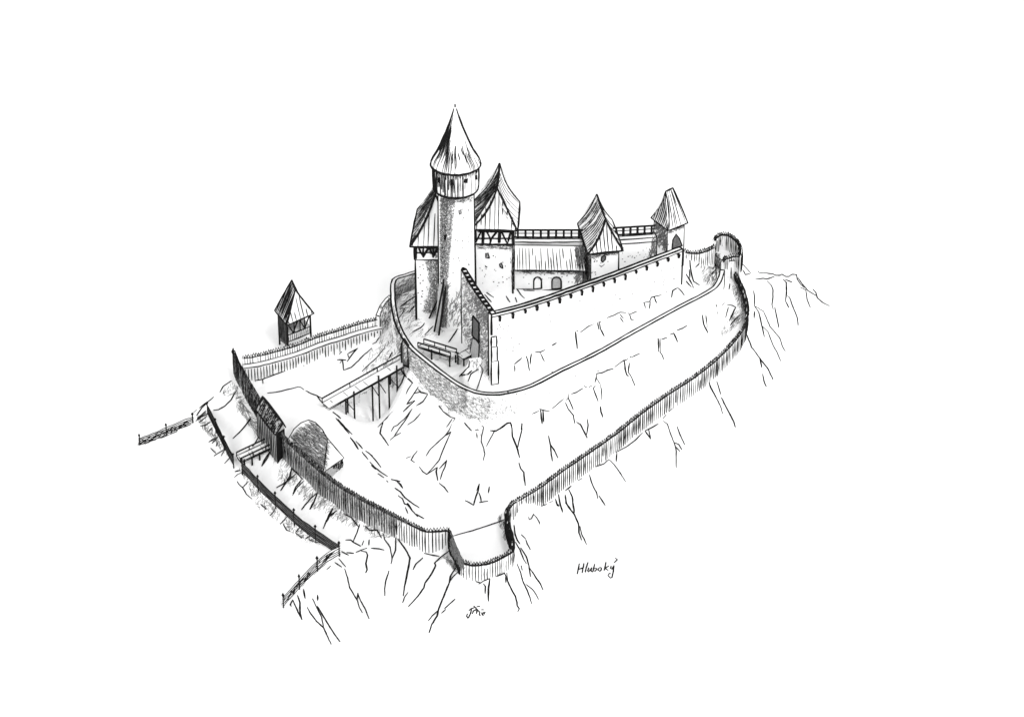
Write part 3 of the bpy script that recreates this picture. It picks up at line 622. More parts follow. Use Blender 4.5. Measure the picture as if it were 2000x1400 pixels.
scribble(mb, bv, [(830, 482), (858, 482), (858, 505), (845, 505)], 90, 6, 70, 30, .06, GR)
scribble(mb, bv, [(812, 479), (858, 479), (858, 486), (812, 485)], 60, 7, 0, 15, .07, INK)
mb.build('timber_storey', WALLM, root)
hip_roof(root, A0, B0, bk, .9, -.1, 8.6, 5.0, 1.5, .5, (15, 9, 7), rr=(.13, .075, .07))

# yard range with lean-to roof against the back wall
a = P(1004, 566, 19); b = P(1138, 568, 19); ze = Zat(a, 524); zt2 = Zat((a.x, a.y + 5), 479)
root = empty('lean_to_range', ((a.x + b.x) / 2, a.y, 19), 'long low white range with sloping plank roof and two arched doorways beside the hall', 'house')
mb = MB(); A0 = Vector((a.x, a.y, ze)); B0 = Vector((b.x, b.y, ze)); bk = Vector((.2, 5, 0))
walls_box(mb, A0, B0, bk, 15, ze, 0, r=.12); mb.freeze(); bv = mb.bvh()
scribble(mb, bv, [(1005, 526), (1138, 526), (1138, 536), (1005, 534)], 150, 9, 5, 20, .045, GR)
scribble(mb, bv, [(1122, 528), (1139, 528), (1137, 556), (1120, 556)], 110, 8, 60, 30, .045, GR)
specks(mb, bv, [(1020, 536), (1120, 536), (1120, 552), (1010, 555)], 18, .09)
draw(mb, bv, [(1008, 565), (1045, 565)], .09); draw(mb, bv, [(1058, 567), (1100, 565)], .09)
body = mb.build('wall', WALLM, root)
for x, w_ in ((1050, 7.5), (1087, 9)):
    pts = [(x - w_, 564)] + [(x - w_ * math.cos(t), 549 - 8 * math.sin(t)) for t in [math.pi * k_ / 6 for k_ in range(7)]] + [(x + w_, 563)]
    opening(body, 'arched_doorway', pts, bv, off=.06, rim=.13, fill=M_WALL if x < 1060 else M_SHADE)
mb = MB()
f = roof_face(mb, Vector((b.x, b.y + 5, zt2)), Vector((a.x, a.y + 5, zt2)), Vector((b.x + .6, b.y - .7, ze - .1)), Vector((a.x, a.y - .7, ze - .1)), .15)
hatch(mb, f, 22, .07, .45, tmin=.1); hatch(mb, f, 6, .09, .8, u0=0, u1=.12)
for u in (0, 1): edge(mb, f, u, .14)
mb.line(f(0, 1), f(1, 1), .16); mb.line(f(0, 0), f(1, 0), .11)
mb.freeze(); scribble(mb, mb.bvh(), [(1122, 482), (1140, 482), (1142, 520), (1126, 520)], 110, 9, 80, 20, .045, GR)
mb.build('roof', ROOFM, root)

# back curtain wall, with wooden rail on top
def railing(root, a, b, n, h=1.6, r=.2):
    mb = MB(); mb.beam(a + Vector((0, 0, h)), b + Vector((0, 0, h)), .3, 0, .3); mb.beam(a + Vector((0, 0, h * .55)), b + Vector((0, 0, h * .55)), .16, 0, .16)
    mb.build('rail', [M_INK], root)
    for i in range(n):
        p = a.lerp(b, (i + .5) / n); q = MB(); q.beam(p - Vector((0, 0, .2)), p + Vector((0, 0, h)), .5 * U(.8, 1.1), 0, .3); q.build('post', [M_INK], root)
def back_wall(label, pa, pb, n, zg):
    a = pa; b = pb
    root = empty('back_wall', ((a.x + b.x) / 2, a.y, zg), label, 'wall', 'back curtain walls')
    mb = MB(); pts = [a, (a + b) / 2 + Vector((0, 0, -.05)), b]
    nn = normals(pts)
    wall_mesh(mb, pts, 1.4, 1, 6, .12, base=[zg] * 3); bv = mb.bvh()
    mb.poly([p + n_ * .06 - Vector((0, 0, .9)) for p, n_ in zip(pts, nn)], .1)
    up = [p - n_ * 1.5 for p, n_ in zip(pts, nn)]
    m2 = MB(); wall_mesh(m2, [u + Vector((0, 0, .25)) for u in up], .3, 1, 1, .1, base=[p.z - .3 for p in pts]); m2.build('parapet', WALLM, root)
    railing(root, up[0] + Vector((0, 0, .3)), up[-1] + Vector((0, 0, .3)), n)
    return root, mb, bv
bkY = P(1004, 566, 19).y + 5.6
q1 = Vector((P(1004, 500, 25).x, bkY, 0)); q1.z = Zat(q1, 473); q2 = Vector((P(1139, 500, 25).x, bkY, 0)); q2.z = Zat(q2, 473)
root, mb, bv = back_wall('railed wall top behind the lean-to range between hall and square tower', q1, q2, 9, 17)
mb.build('wall_body', WALLM, root)
q1 = Vector((P(1200, 500, 25).x, bkY, 0)); q1.z = Zat(q1, 469); q2 = Vector((P(1284, 500, 25).x, bkY + 1.5, 0)); q2.z = Zat(q2, 464)
root, mb, bv = back_wall('short railed white wall between the square tower and the corner turret', q1, q2, 6, 17)
scribble(mb, bv, [(1275, 466), (1289, 462), (1286, 500), (1264, 512)], 170, 10, 75, 12, .045, GR)
specks(mb, bv, [(1215, 478), (1265, 475), (1260, 510), (1215, 515)], 22, .09)
mb.build('wall_body', WALLM, root)

# square tower in the yard
a = P(1153, 566, 19); b = P(1207, 560, 19); ze = Zat(a, 494)
A0 = Vector((a.x, a.y, ze)); B0 = Vector((b.x, b.y, ze)); bk = Vector((-1.6, 12.0, 0))
root = empty('square_tower', ((a.x + b.x) / 2, a.y, 19), 'white square tower in the middle of the yard with steep dark hatched hipped roof', 'tower')
mb = MB(); walls_box(mb, A0, B0, bk, 15, ze, 0, r=.12); mb.freeze(); bv = mb.bvh()
scribble(mb, bv, [(1154, 495), (1206, 490), (1206, 497), (1180, 500), (1154, 506)], 90, 7, 10, 30, .045, GR)
scribble(mb, bv, [(1138, 480), (1152, 495), (1151, 560), (1138, 560)], 260, 10, 80, 15, .06, GR)
specks(mb, bv, [(1156, 505), (1204, 500), (1204, 545), (1156, 555)], 10, .09)
draw(mb, bv, [(1170, 518), (1175, 521), (1181, 516)], .07)
body = mb.build('wall', WALLM, root)
opening(body, 'window', [(1174, 509), (1175, 502), (1180, 498), (1183, 501), (1182, 507), (1177, 512)], bv, off=.06, rim=.1, fill=M_DARK)
hip_roof(root, A0, B0, bk, .75, -.1, Zat(((A0 + B0) / 2 + bk * .3)[:2], 425) - ze, 2.6, -1.6, .45, (15, 9, 5), ridge_off=.5, rr=(.12, .09, .08))

# corner turret
a = P(1302, 497, 21); b = P(1335, 484, 21); ze = Zat(a, 448)
A0 = Vector((a.x, a.y, ze)); B0 = Vector((b.x, b.y, ze)); bk = Vector((-2.4, 4.8, 0))
root = empty('corner_turret', (a.x, a.y, 19), 'small white turret at the far corner with curved roof and dark pointed window', 'tower')
mb = MB(); walls_box(mb, A0, B0, bk, 15, ze, 0, r=.12); mb.freeze(); bv = mb.bvh()
scribble(mb, bv, [(1278, 425), (1301, 445), (1301, 495), (1280, 480)], 330, 8, 75, 25, .06, GR)
scribble(mb, bv, [(1304, 449), (1335, 440), (1334, 446), (1304, 456)], 60, 7, 20, 20, .05, GR)
body = mb.build('wall', WALLM, root)
opening(body, 'pointed_window', [(1312, 486), (1314, 468), (1320, 457), (1327, 466), (1332, 480)], bv, off=.06, rim=.12, fill=M_DARK)
opening(body, 'window', [(1322, 446), (1322, 442), (1328, 440), (1328, 444)], bv, off=.08, rim=.05, fill=M_INK)
wu = (B0 - A0).normalized()
mb = MB(); bu = bk.normalized(); oh = .55
FLe = A0 - wu * .2 - bu * oh; FRe = B0 + wu * oh - bu * oh; BLe = A0 - wu * oh + bk + bu * oh; BRe = B0 + wu * oh + bk + bu * oh
zr = Zat(A0 + bk * .4, 380) - ze
RL = (A0 + bk * .5 + wu * 1.0) + Vector((0, 0, zr)); RR = (A0 + bk * .5 + wu * 3.0) + Vector((0, 0, zr + .2))
fL = roof_face(mb, RL, RL, FLe, BLe, .55); fF = roof_face(mb, RR, RL, FRe, FLe, -.1); fR = roof_face(mb, RR, RR, BRe, FRe, -.1); fB = roof_face(mb, RL, RR, BLe, BRe, .3)
mb.face([FLe, FRe, BRe, BLe][::-1])
planks(mb, fL, 11, .12, .5, .5, .95); hatch(mb, fF, 7, .085, .5); hatch(mb, fR, 4, .08, .5); hatch(mb, fB, 6, .08, .5)
for f, u in ((fL, 0), (fL, 1), (fF, 0), (fR, 0)): edge(mb, f, u, .14)
for p, q in ((RL, RR), (FLe, FRe), (FRe, BRe), (FLe, BLe), (BLe, BRe)): mb.line(p, q, .15)
mb.line(RL + Vector((0, 0, .1)), RR + Vector((0, 0, .1)), .2)
mb.build('roof', ROOFM, root)

# ------------------------------------------------------------------ palisades
def palisade(label, pts, h, r_out=.08, r_in=.08, spacing=.52, dark=False, foot=0.0, group='log palisades', top_r=.15, shade=None, zig=True, walk=None):
    pts = [P(*p) for p in pts]; pts = smooth(pts, 4)
    s_ = 0; L = sum((b - a).length for a, b in zip(pts, pts[1:])); n_ = int(L / spacing)
    hs = h if callable(h) else (lambda t: h)
    mid = pts[len(pts) // 2]
    root = empty('palisade', (mid.x, mid.y, mid.z - hs(.5)), label, 'palisade', group)
    mb = MB(); tops = []; topi = []; k_ = 0
    for i in range(n_):
        p, d = along(pts, L * (i + .5) / n_); d = Vector((d.x, d.y, 0)).normalized(); n2 = Vector((d.y, -d.x, 0))
        hh_ = hs(i / n_); zt_ = p.z + U(-.08, .08); zb_ = min(p.z - hh_, Hm(p.x, p.y)) - 1.2
        w = L / n_ * .5; th = .2
        mm = 0
        if shade and inside_t(i / n_, shade): mm = 5  # shade of these stretches put into a grey stake colour
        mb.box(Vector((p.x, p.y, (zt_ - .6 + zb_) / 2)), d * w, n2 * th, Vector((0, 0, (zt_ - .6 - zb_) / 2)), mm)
        c = [p - d * w - n2 * th, p + d * w - n2 * th, p + d * w + n2 * th, p - d * w + n2 * th]
        c = [Vector((v.x, v.y, zt_ - .6)) for v in c]; tip = Vector((p.x, p.y, zt_ + U(0, .2)))
        for j in range(4): mb.face([c[j], c[(j + 1) % 4], tip], mm)
        tops.append(p + n2 * (th + .03) - Vector((0, 0, .6))); topi.append(p - n2 * (th + .03) - Vector((0, 0, .6)))
        zvis = p.z - hh_
        for sd, r_ in ((1, r_out), (-1, r_in)):
            rr_ = r_(i / n_) if callable(r_) else r_
            if rr_ <= 0: continue
            q = p + d * w + n2 * sd * (th + .01)
            gq = p + n2 * sd * .6; gz = Hm(gq.x, gq.y)
            e0 = max(gz, zvis - 1.2) + (U(0, .3) if R() < (.95 if rr_ > .11 else .75) else U(.3, 1.4)); e1 = p.z - .6 + (0 if R() < (.97 if rr_ > .11 else .8) else -U(.3, 1.5))
            mb.line((q.x, q.y, e0), (q.x, q.y, e1), rr_ * U(.75, 1.2), wob=.07)
            if rr_ > .11 and R() < .25: mb.line((q.x - d.x * w, q.y - d.y * w, e0 + U(0, 1)), (q.x - d.x * w, q.y - d.y * w, e1 - U(0, 1)), rr_ * .45, GR)
        if zig:
            mb.tube([c[2] + Vector((0, 0, -.05)), tip + n2 * .03, c[3]], .085 * U(.7, 1.3), INK, .8)
            if R() < .5: mb.tube([c[0], tip, c[1]], .075, INK, .8)
    mb.poly(tops, top_r); mb.poly(topi, top_r * .8)
    return root, mb, pts
def inside_t(t, rng): return any(a <= t <= b for a, b in rng)
# left front palisade (dark)
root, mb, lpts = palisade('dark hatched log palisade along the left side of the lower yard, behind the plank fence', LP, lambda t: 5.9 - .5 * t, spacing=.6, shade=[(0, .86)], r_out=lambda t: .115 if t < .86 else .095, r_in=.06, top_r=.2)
mb.freeze(); scribble(mb, mb.bvh(), [(456, 700), (600, 895), (750, 995), (800, 1025), (760, 1040), (600, 940), (545, 870), (456, 745)], 900, 12, 88, 8, .025, GR)
mb.build('stakes', WOODM, root)
# front bastion
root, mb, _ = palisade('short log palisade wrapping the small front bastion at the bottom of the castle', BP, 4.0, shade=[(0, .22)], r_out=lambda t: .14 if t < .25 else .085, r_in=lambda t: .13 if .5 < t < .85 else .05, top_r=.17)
mb.freeze(); scribble(mb, mb.bvh(), [(880, 1040), (905, 1100), (905, 1125), (880, 1080)], 200, 10, 88, 8, .06, GR); scribble(mb, mb.bvh(), [(988, 985), (1003, 1070), (990, 1050)], 90, 8, 70, 20, .07, INK)
mb.build('stakes', WOODM, root)
# right palisade
root, mb, _ = palisade('long pale log palisade running up the right side of the hill', RP, lambda t: 4.9 - .5 * t, spacing=.62, r_out=.115, r_in=.05, top_r=.14)
mb.build('stakes', WOODM, root)
# far right palisade
FP = [(1459, 612, 11), (1459, 596, 11.2), (1455, 575, 11.5), (1447, 552, 11.8), (1437, 532, 12), (1430, 520, 12.1)]
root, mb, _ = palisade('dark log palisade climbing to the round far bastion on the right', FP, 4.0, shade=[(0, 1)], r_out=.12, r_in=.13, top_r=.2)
mb.build('stakes', WOODM, root)
# far back palisade, bastion rings
root, mb, _ = palisade('short light log palisade between the turret and the round far bastion', [(1336, 486, 19), (1352, 489, 18.6), (1372, 487, 18.4), (1395, 478, 18.2)], 3.4, r_out=.07, r_in=.09, top_r=.15)
mb.build('stakes', WOODM, root)
# far bastion: a round earth-and-stone platform
bc = P(1424, 497, 14.6); 
root = empty('bastion_platform', (bc.x, bc.y, 8), 'round white platform at the far right end of the castle inside its ring of stakes', 'bastion')
mb = MB(); lathe(mb, Vector((bc.x, bc.y, 0)), [(3.3, 4), (2.9, 11), (2.7, 14.5)], 28); mb.freeze(); bv = mb.bvh()
rr = ring(bc, 2.7, 14.5, 40); mb.poly(rr + [rr[0]], .09)
scribble(mb, bv, [(1395, 490), (1412, 525), (1412, 560), (1395, 540)], 140, 10, 75, 15, .05, GR)
for x, y0, y1 in ((1414, 524, 555), (1428, 522, 552), (1396, 482, 520)): draw(mb, bv, [(x, y0), (x, y1)], .11)
mb.build('platform', WALLM, root)
root, mb, _ = palisade('tall curved stake ring on the back of the round far bastion', [(1394, 466, 18.5), (1399, 458, 18.8), (1410, 453, 18.8), (1422, 454, 18.8), (1434, 461, 18.6), (1444, 472, 18.2), (1448, 486, 17.6), (1447, 498, 16.6)], 3.0, r_out=.1, r_in=lambda t: .08 if t < .45 else .17, top_r=.18)
mb.build('stakes', WOODM, root)
root, mb, _ = palisade('low curved stake fence on the front of the round far bastion', [(1411, 508, 15.5), (1415, 501, 15.8), (1424, 498, 15.8), (1436, 495, 16), (1447, 496, 16.4)], 2.3, r_out=.1, r_in=.1, top_r=.14, spacing=.45)
mb.build('stakes', WOODM, root)
# back-left palisade with wall walk
KP = [(472, 694, 9.2), (500, 690, 9.2), (540, 680, 9.3), (580, 668, 9.5), (620, 652, 9.8), (660, 640, 10.1), (700, 627, 10.5), (742, 617, 11)]
root, mb, kp = palisade('pale log palisade with a wall walk on the back left side, under the timber watchtower', KP, 5.3, r_out=.075, r_in=.075, top_r=.12)
mb.build('stakes', WOODM, root)
nn = normals(kp); wm = MB()
iw = [p + n_ * .25 - Vector((0, 0, 2.0)) for p, n_ in zip(kp, nn)]; ow = [p + n_ * 1.7 - Vector((0, 0, 2.0)) for p, n_ in zip(kp, nn)]
dn = Vector((0, 0, .25))
for i in range(len(kp) - 1):
    wm.face([iw[i], ow[i], ow[i + 1], iw[i + 1]]); wm.face([ow[i] - dn, ow[i + 1] - dn, ow[i + 1], ow[i]]); wm.face([iw[i] - dn, iw[i + 1] - dn, ow[i + 1] - dn, ow[i] - dn])
wm.poly(ow, .11); wm.poly(iw, .1)
# lower stakes wall under the walk
for i in range(len(kp) - 1):
    a, b = ow[i] - dn, ow[i + 1] - dn
    za = Hm(a.x, a.y) - 1; zb = Hm(b.x, b.y) - 1
    off = nn[i] * -.15
    a2 = a + off; b2 = b + off
    wm.face([(a2.x, a2.y, za), (b2.x, b2.y, zb), b2, a2])
tot = sum((b - a).length for a, b in zip(ow, ow[1:])); n_ = int(tot / .62)
for i in range(n_):
    p, d = along(ow, tot * (i + .5) / n_); zg = Hm(p.x, p.y)
    wm.line((p.x, p.y - .02, p.z - .3), (p.x, p.y - .02, zg + (U(0, .3) if R() < .8 else U(.5, 1.3))), .075 * U(.8, 1.2))
wm.build('wall_walk', WOODM, root)

# stub wall joining the back palisade and the ward wall
sp = [P(742, 618, 11.3), P(748, 600, 12.8), P(756, 588, 14), P(765, 580, 14.6)]
mb = MB(); wall_mesh(mb, sp, .9, 1, 5, .12); mb.freeze(); scribble(mb, mb.bvh(), [(742, 600), (764, 585), (768, 640), (742, 640)], 130, 9, 75, 20, .05, GR)
root = empty('stub_wall', sp[1] - Vector((0, 0, 5)), 'short grey wall joining the back log palisade to the ring wall', 'wall'); mb.build('wall_body', WALLM, root)

# ------------------------------------------------------------------ watchtower on the back-left palisade
a = P(563, 690, 5); b = P(608, 672, 5); a.z = b.z = 0
bk = P(545, 676, 5) - P(563, 690, 5); bk = Vector((-2.0, 4.2, 0))
zf = Zat(a, 668); ze = Zat(a, 630)
root = empty('watchtower', (a.x, a.y, 5), 'small timber watchtower with open stage and peaked dark hatched roof on the back left palisade', 'tower')
wu = (b - a).normalized(); bu = bk.normalized()
A0 = Vector((a.x, a.y, ze)); B0 = Vector((b.x, b.y, ze))
mb = MB()
lo, hi = walls_box(mb, Vector((a.x, a.y, 0)), Vector((b.x, b.y, 0)), bk, zf, zf + 1.5, 0, 0, .12)
for i in range(12):
    p = lo[0].lerp(lo[1], (i + .5) / 12); mb.line(p + Vector((0, -.05, .15)), p + Vector((0, -.05, 1.4)), .06)
for p, q in ((lo[0], lo[1]), (hi[0], hi[1])): mb.line(p, q, .13)
mb.build('parapet', WOODM, root)
for c in (lo[0], lo[1], lo[2], lo[3]):
    q = MB(); q.beam(Vector((c.x, c.y, Hm(c.x, c.y) - .5)), Vector((c.x, c.y, ze)), .35, 0); q.build('leg', [M_INK], root)
mb = MB()   # dark plank left side and back
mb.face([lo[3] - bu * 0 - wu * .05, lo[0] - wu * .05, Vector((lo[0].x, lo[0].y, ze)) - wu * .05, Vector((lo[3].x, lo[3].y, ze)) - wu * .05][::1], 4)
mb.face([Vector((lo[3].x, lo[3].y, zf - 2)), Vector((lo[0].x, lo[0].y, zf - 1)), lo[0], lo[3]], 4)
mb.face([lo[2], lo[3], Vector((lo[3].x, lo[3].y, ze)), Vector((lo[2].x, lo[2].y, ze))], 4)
for i in range(7):
    p = lo[0].lerp(lo[3], i / 6) - wu * .1; mb.line(p + Vector((0, 0, -1)), Vector((p.x, p.y, ze)), .08)
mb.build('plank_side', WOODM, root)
for u0_, u1_, s1 in ((0, .25, 1), (.25, .5, -1), (.5, .75, 1), (.75, 1, -1)):
    p = Vector((A0.x, A0.y, 0)).lerp(Vector((B0.x, B0.y, 0)), u0_ if s1 > 0 else u1_); q = Vector((A0.x, A0.y, 0)).lerp(Vector((B0.x, B0.y, 0)), u1_ if s1 > 0 else u0_)
    mb = MB(); mb.beam(Vector((p.x, p.y, ze)), Vector((q.x, q.y, zf + 1.6)), .2, 0); mb.build('brace', [M_INK], root)
for u in (.3, .55, .75):
    p = A0.lerp(B0, u); mb = MB(); mb.beam(p, Vector((p.x, p.y, zf + 1.5)), .22, 0); mb.build('stud', [M_INK], root)
mb = MB(); oh = .55
FLe = A0 - wu * .3 - bu * oh - Vector((0, 0, .3)); FRe = B0 + wu * oh * 1.3 - bu * oh; BLe = A0 - wu * .6 + bk + bu * oh + Vector((0, 0, .3)); BRe = B0 + wu * oh + bk + bu * oh
cc = A0 + wu * 2.95 + bk * .3
z1 = Zat(cc, 566); z2 = Zat(cc + bk * .35, 547)
RF = Vector((cc.x, cc.y, z1)); RB = cc + bk * .35; RB.z = z2
fL = roof_face(mb, RF, RB, FLe, BLe, .0); fF = roof_face(mb, RF, RF, FRe, FLe, .1); fR = roof_face(mb, RB, RF, BRe, FRe, .1); fB = roof_face(mb, RB, RB, BLe, BRe, .1)
mb.face([FLe, FRe, BRe, BLe][::-1], 4)
planks(mb, fL, 13, .13, .35, .75, .95); planks(mb, fF, 7, .08, .45, .45, .6); hatch(mb, fR, 5, .08, .5); hatch(mb, fB, 6, .1, .6)
for f, u in ((fL, 0), (fL, 1), (fF, 0), (fR, 0)): edge(mb, f, u, .14)
for p, q in ((RF, RB), (FLe, FRe), (FRe, BRe), (FLe, BLe), (BLe, BRe)): mb.line(p, q, .15)
mb.build('roof', ROOFM, root)

# ------------------------------------------------------------------ long timber bridge up to the ring wall
def bridge(name, label, a, b, width, posts, rail_far=True, rail_near=False, group=None, planks=0, rh=1.1, rt=.22):
    root = empty(name, (a.x, a.y, a.z - 1), label, 'bridge', group)
    d = (b - a).normalized(); n_ = Vector((d.y, -d.x, 0)).normalized()
    mb = MB(); mid = (a + b) / 2; L = (b - a).length; up = d.cross(n_) * -1
    if up.z < 0: up = -up
    mb.box(mid, d * L / 2, n_ * width / 2, up * .12, 0)
    for s1 in (-1, 1): mb.line(a + n_ * width / 2 * s1 + up * .12, b + n_ * width / 2 * s1 + up * .12, .11)
    mb.line(a + n_ * width / 2 - up * .15, b + n_ * width / 2 - up * .15, .12)
    mb.line(a + n_ * width / 2 + up * .12, a - n_ * width / 2 + up * .12, .1)
    for i in range(planks):
        p = a.lerp(b, (i + .5 + U(-.3, .3)) / planks) + up * .14; mb.line(p + n_ * U(.1, width / 2), p - n_ * U(0, width / 2), .05)
    mb.build('deck', WOODM, root)
    for on, s1 in ((rail_far, -1), (rail_near, 1)):
        if not on: continue
        m2 = MB(); m2.beam(a + n_ * width / 2 * s1 + Vector((0, 0, rh)), b + n_ * width / 2 * s1 + Vector((0, 0, rh)), rt, 0); m2.build('handrail', [M_INK], root)
        for i in range(4):
            p = a.lerp(b, i / 3) + n_ * width / 2 * s1; q = MB(); q.beam(p, p + Vector((0, 0, rh)), .2, 0); q.build('rail_post', [M_INK], root)
    for t, s1, dz in posts:
        p = a.lerp(b, t) + n_ * width / 2 * s1; q = MB(); zg = Hm(p.x, p.y)
        q.beam(p + Vector((0, 0, dz)), Vector((p.x, p.y, min(zg - .4, p.z - .6))), .32, 0); q.build('post', [M_INK], root)
    return root, d, n_
a = P(636, 793, 5.2); b = P(797, 703, 9.6)
root, d, n_ = bridge('timber_bridge', 'long timber trestle bridge climbing from the lower yard to the ring wall gateway', a, b, 2.6,
    [(.2, 1, .2), (.3, 1, .8), (.52, 1, -.1), (.6, 1, 1.2), (.72, 1, -.1), (.82, 1, 1.2), (.3, -1, -.1), (.6, -1, -.1), (.82, -1, -.1)], planks=7)
m2 = MB(); nb_ = n_ * 1.3
for t0, t1 in ((.52, .6), (.72, .82), (.2, .3), (.6, .68)):
    m2 = MB(); p = a.lerp(b, t0) + nb_ - Vector((0, 0, .3)); q = a.lerp(b, t1) + nb_; m2.beam(p, Vector((q.x, q.y, max(Hm(q.x, q.y) + 1, q.z - 3.5))), .16, 0); m2.build('brace', [M_INK], root)

# small drawbridge jetty inside the ward
a = P(899, 698, 14.4); b = P(935, 678, 15.4)
root, d, n_ = bridge('gate_ramp', 'short timber ramp leading up to the grey wing wall gateway', a, b, 2.2, [(0.03, 1, .2), (0.03, -1, .5), (.45, 1, .1)], rail_far=False, rail_near=False, planks=3)
c0_ = P(822, 674, 13.6); d0_ = P(886, 694, 14.3)
root, d, n_ = bridge('ward_footbridge', 'narrow timber footbridge with handrail inside the ring wall', c0_, d0_, 1.8, [(.97, 1, .2), (.42, 1, .3), (.97, -1, .3)], planks=0, rh=1.0, rail_near=True)

# entrance bridge over the ditch at the left
a = P(466, 897, .2); b = P(540, 862, 2.4)
root, d, n_ = bridge('ditch_bridge', 'small timber bridge over the ditch in front of the left gatehouse', a, b, 2.4, [(.1, 1, .3), (.5, 1, .2), (.3, 1, 0), (.55, -1, 0)], planks=6, rh=.9, rail_near=True)

# ------------------------------------------------------------------ gatehouse on the left palisade
root_g = empty('gatehouse', P(530, 880, 2), 'dark plank gatehouse with lean ridge roof set in the left palisade', 'gatehouse')
zr = 9.2
r0 = P(513, 774, zr); r1 = P(553, 826, zr - .3)
dd = (r1 - r0).normalized(); nl = Vector((dd.y, -dd.x, 0)).normalized()    # towards outside/left
e0 = P(500, 800, 7.6); e1 = P(527, 850, 7.4); e1 = e0 + (r1 - r0) * .95
i0 = r0 + (r0 - e0) * .28; i0.z = e0.z + .3; i1 = r1 + (r1 - e1) * .28; i1.z = e1.z + .3
mb = MB()
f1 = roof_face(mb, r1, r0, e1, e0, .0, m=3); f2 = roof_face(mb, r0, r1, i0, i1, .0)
hatch(mb, f1, 16, .08, .6); 
for u in (0, 1): edge(mb, f1, u, .16); edge(mb, f2, u, .12)
mb.line(r0, r1, .2); mb.line(e0, e1, .16); mb.line(i0, i1, .12)
mb.freeze(); scribble(mb, mb.bvh(), [(512, 780), (550, 830), (530, 850), (503, 800)], 200, 7, 50, 40, .05, INK)
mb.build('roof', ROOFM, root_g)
mb = MB(); ins = .3
c = [e0.lerp(r0, .15), e1.lerp(r1, .15), i1.lerp(r1, .6), i0.lerp(r0, .6)]
lo = [Vector((p.x, p.y, Hm(p.x, p.y) - 1)) for p in c]; hi = [Vector((p.x, p.y, e0.z - .0)) for p in c]
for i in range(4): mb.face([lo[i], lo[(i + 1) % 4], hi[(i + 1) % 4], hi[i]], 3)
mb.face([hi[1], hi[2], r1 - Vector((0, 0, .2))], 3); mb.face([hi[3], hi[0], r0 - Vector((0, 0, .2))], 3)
for i in range(12):
    for A1, B1 in ((lo[0], lo[1]), (lo[1], lo[2])):
        t = i / 11; p = A1.lerp(B1, t); o = (Vector((-.03, -.03, 0)))
        mb.line(p + o, Vector((p.x, p.y, e0.z)) + o, .11)
mb.freeze(); bv = mb.bvh()
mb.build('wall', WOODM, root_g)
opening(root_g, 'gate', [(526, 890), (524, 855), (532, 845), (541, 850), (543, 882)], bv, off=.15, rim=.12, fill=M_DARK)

# ------------------------------------------------------------------ hut with grey thatched roof behind the left palisade
root = empty('thatched_hut', P(620, 900, 3), 'low hut with grey scribbled thatch just behind the left palisade', 'hut')
zr = 8.0
r0 = P(604, 821, zr); r1 = P(640, 856, zr)
g0 = P(563, 868, 4.6); g1 = P(632, 922, 4.6); h1 = P(672, 894, 4.6); h0 = r0 + (h1 - r1) 
mb = MB()
rim = [r1, P(629, 838, 7.9), P(616, 825, 7.7), P(603, 820, 7.2), P(588, 826, 6.6), P(574, 838, 5.8), P(564, 856, 5.0), g0, P(596, 896, 4.5), g1]
cc = P(604, 862, 6.6)
for i in range(len(rim)): mb.face([cc, rim[i], rim[(i + 1) % len(rim)]])
bk_ = P(655, 850, 4.4)
mb.face([r1, g1, h1])
for p, q in ((r1, rim[1]), (rim[1], rim[2]), (rim[2], rim[3])): mb.face([p, h1 + (q - r1) * .9 - Vector((0, 0, .0)), q]); 
mb.face([r1, h1, h1 + (rim[1] - r1) * .9]); mb.face([rim[1], h1 + (rim[1] - r1) * .9, h1 + (rim[2] - r1) * .9]); mb.face([rim[2], h1 + (rim[2] - r1) * .9, h1 + (rim[3] - r1) * .9])
mb.freeze(); bv = mb.bvh()
mb.poly(rim[:8], .1); mb.line(r1, g1, .09); mb.line(r1, h1, .12); mb.line(g1, h1, .1)
GP = [(566, 852), (588, 829), (604, 822), (618, 828), (639, 857), (632, 918), (570, 872)]
scribble(mb, bv, GP, 1200, 12, -35, 12, .024, GR, curl=.1)
scribble(mb, bv, GP, 220, 6, -35, 15, .034, INK, curl=.1)
mb.build('roof', ROOFM, root)
mb = MB(); dn_ = lambda v: Vector((v.x, v.y, Hm(v.x, v.y) - .8))
k1 = g1.lerp(h1, .4); k2 = h1.lerp(r1, .06); k3 = h1 + (rim[3] - r1) * .9; k3.z = h1.z; k0 = g0.copy(); kg = g1.lerp(r1, .1)
cs = [k0, kg, k2, k3]
for i in range(4): mb.face([dn_(cs[i]), dn_(cs[(i + 1) % 4]), cs[(i + 1) % 4] - Vector((0, 0, .15)), cs[i] - Vector((0, 0, .15))], 3 if i == 1 else 0)
mb.freeze(); scribble(mb, mb.bvh(), [(645, 912), (672, 897), (672, 925), (660, 925)], 80, 7, 60, 20, .07, INK)
mb.build('wall', WALLM, root)

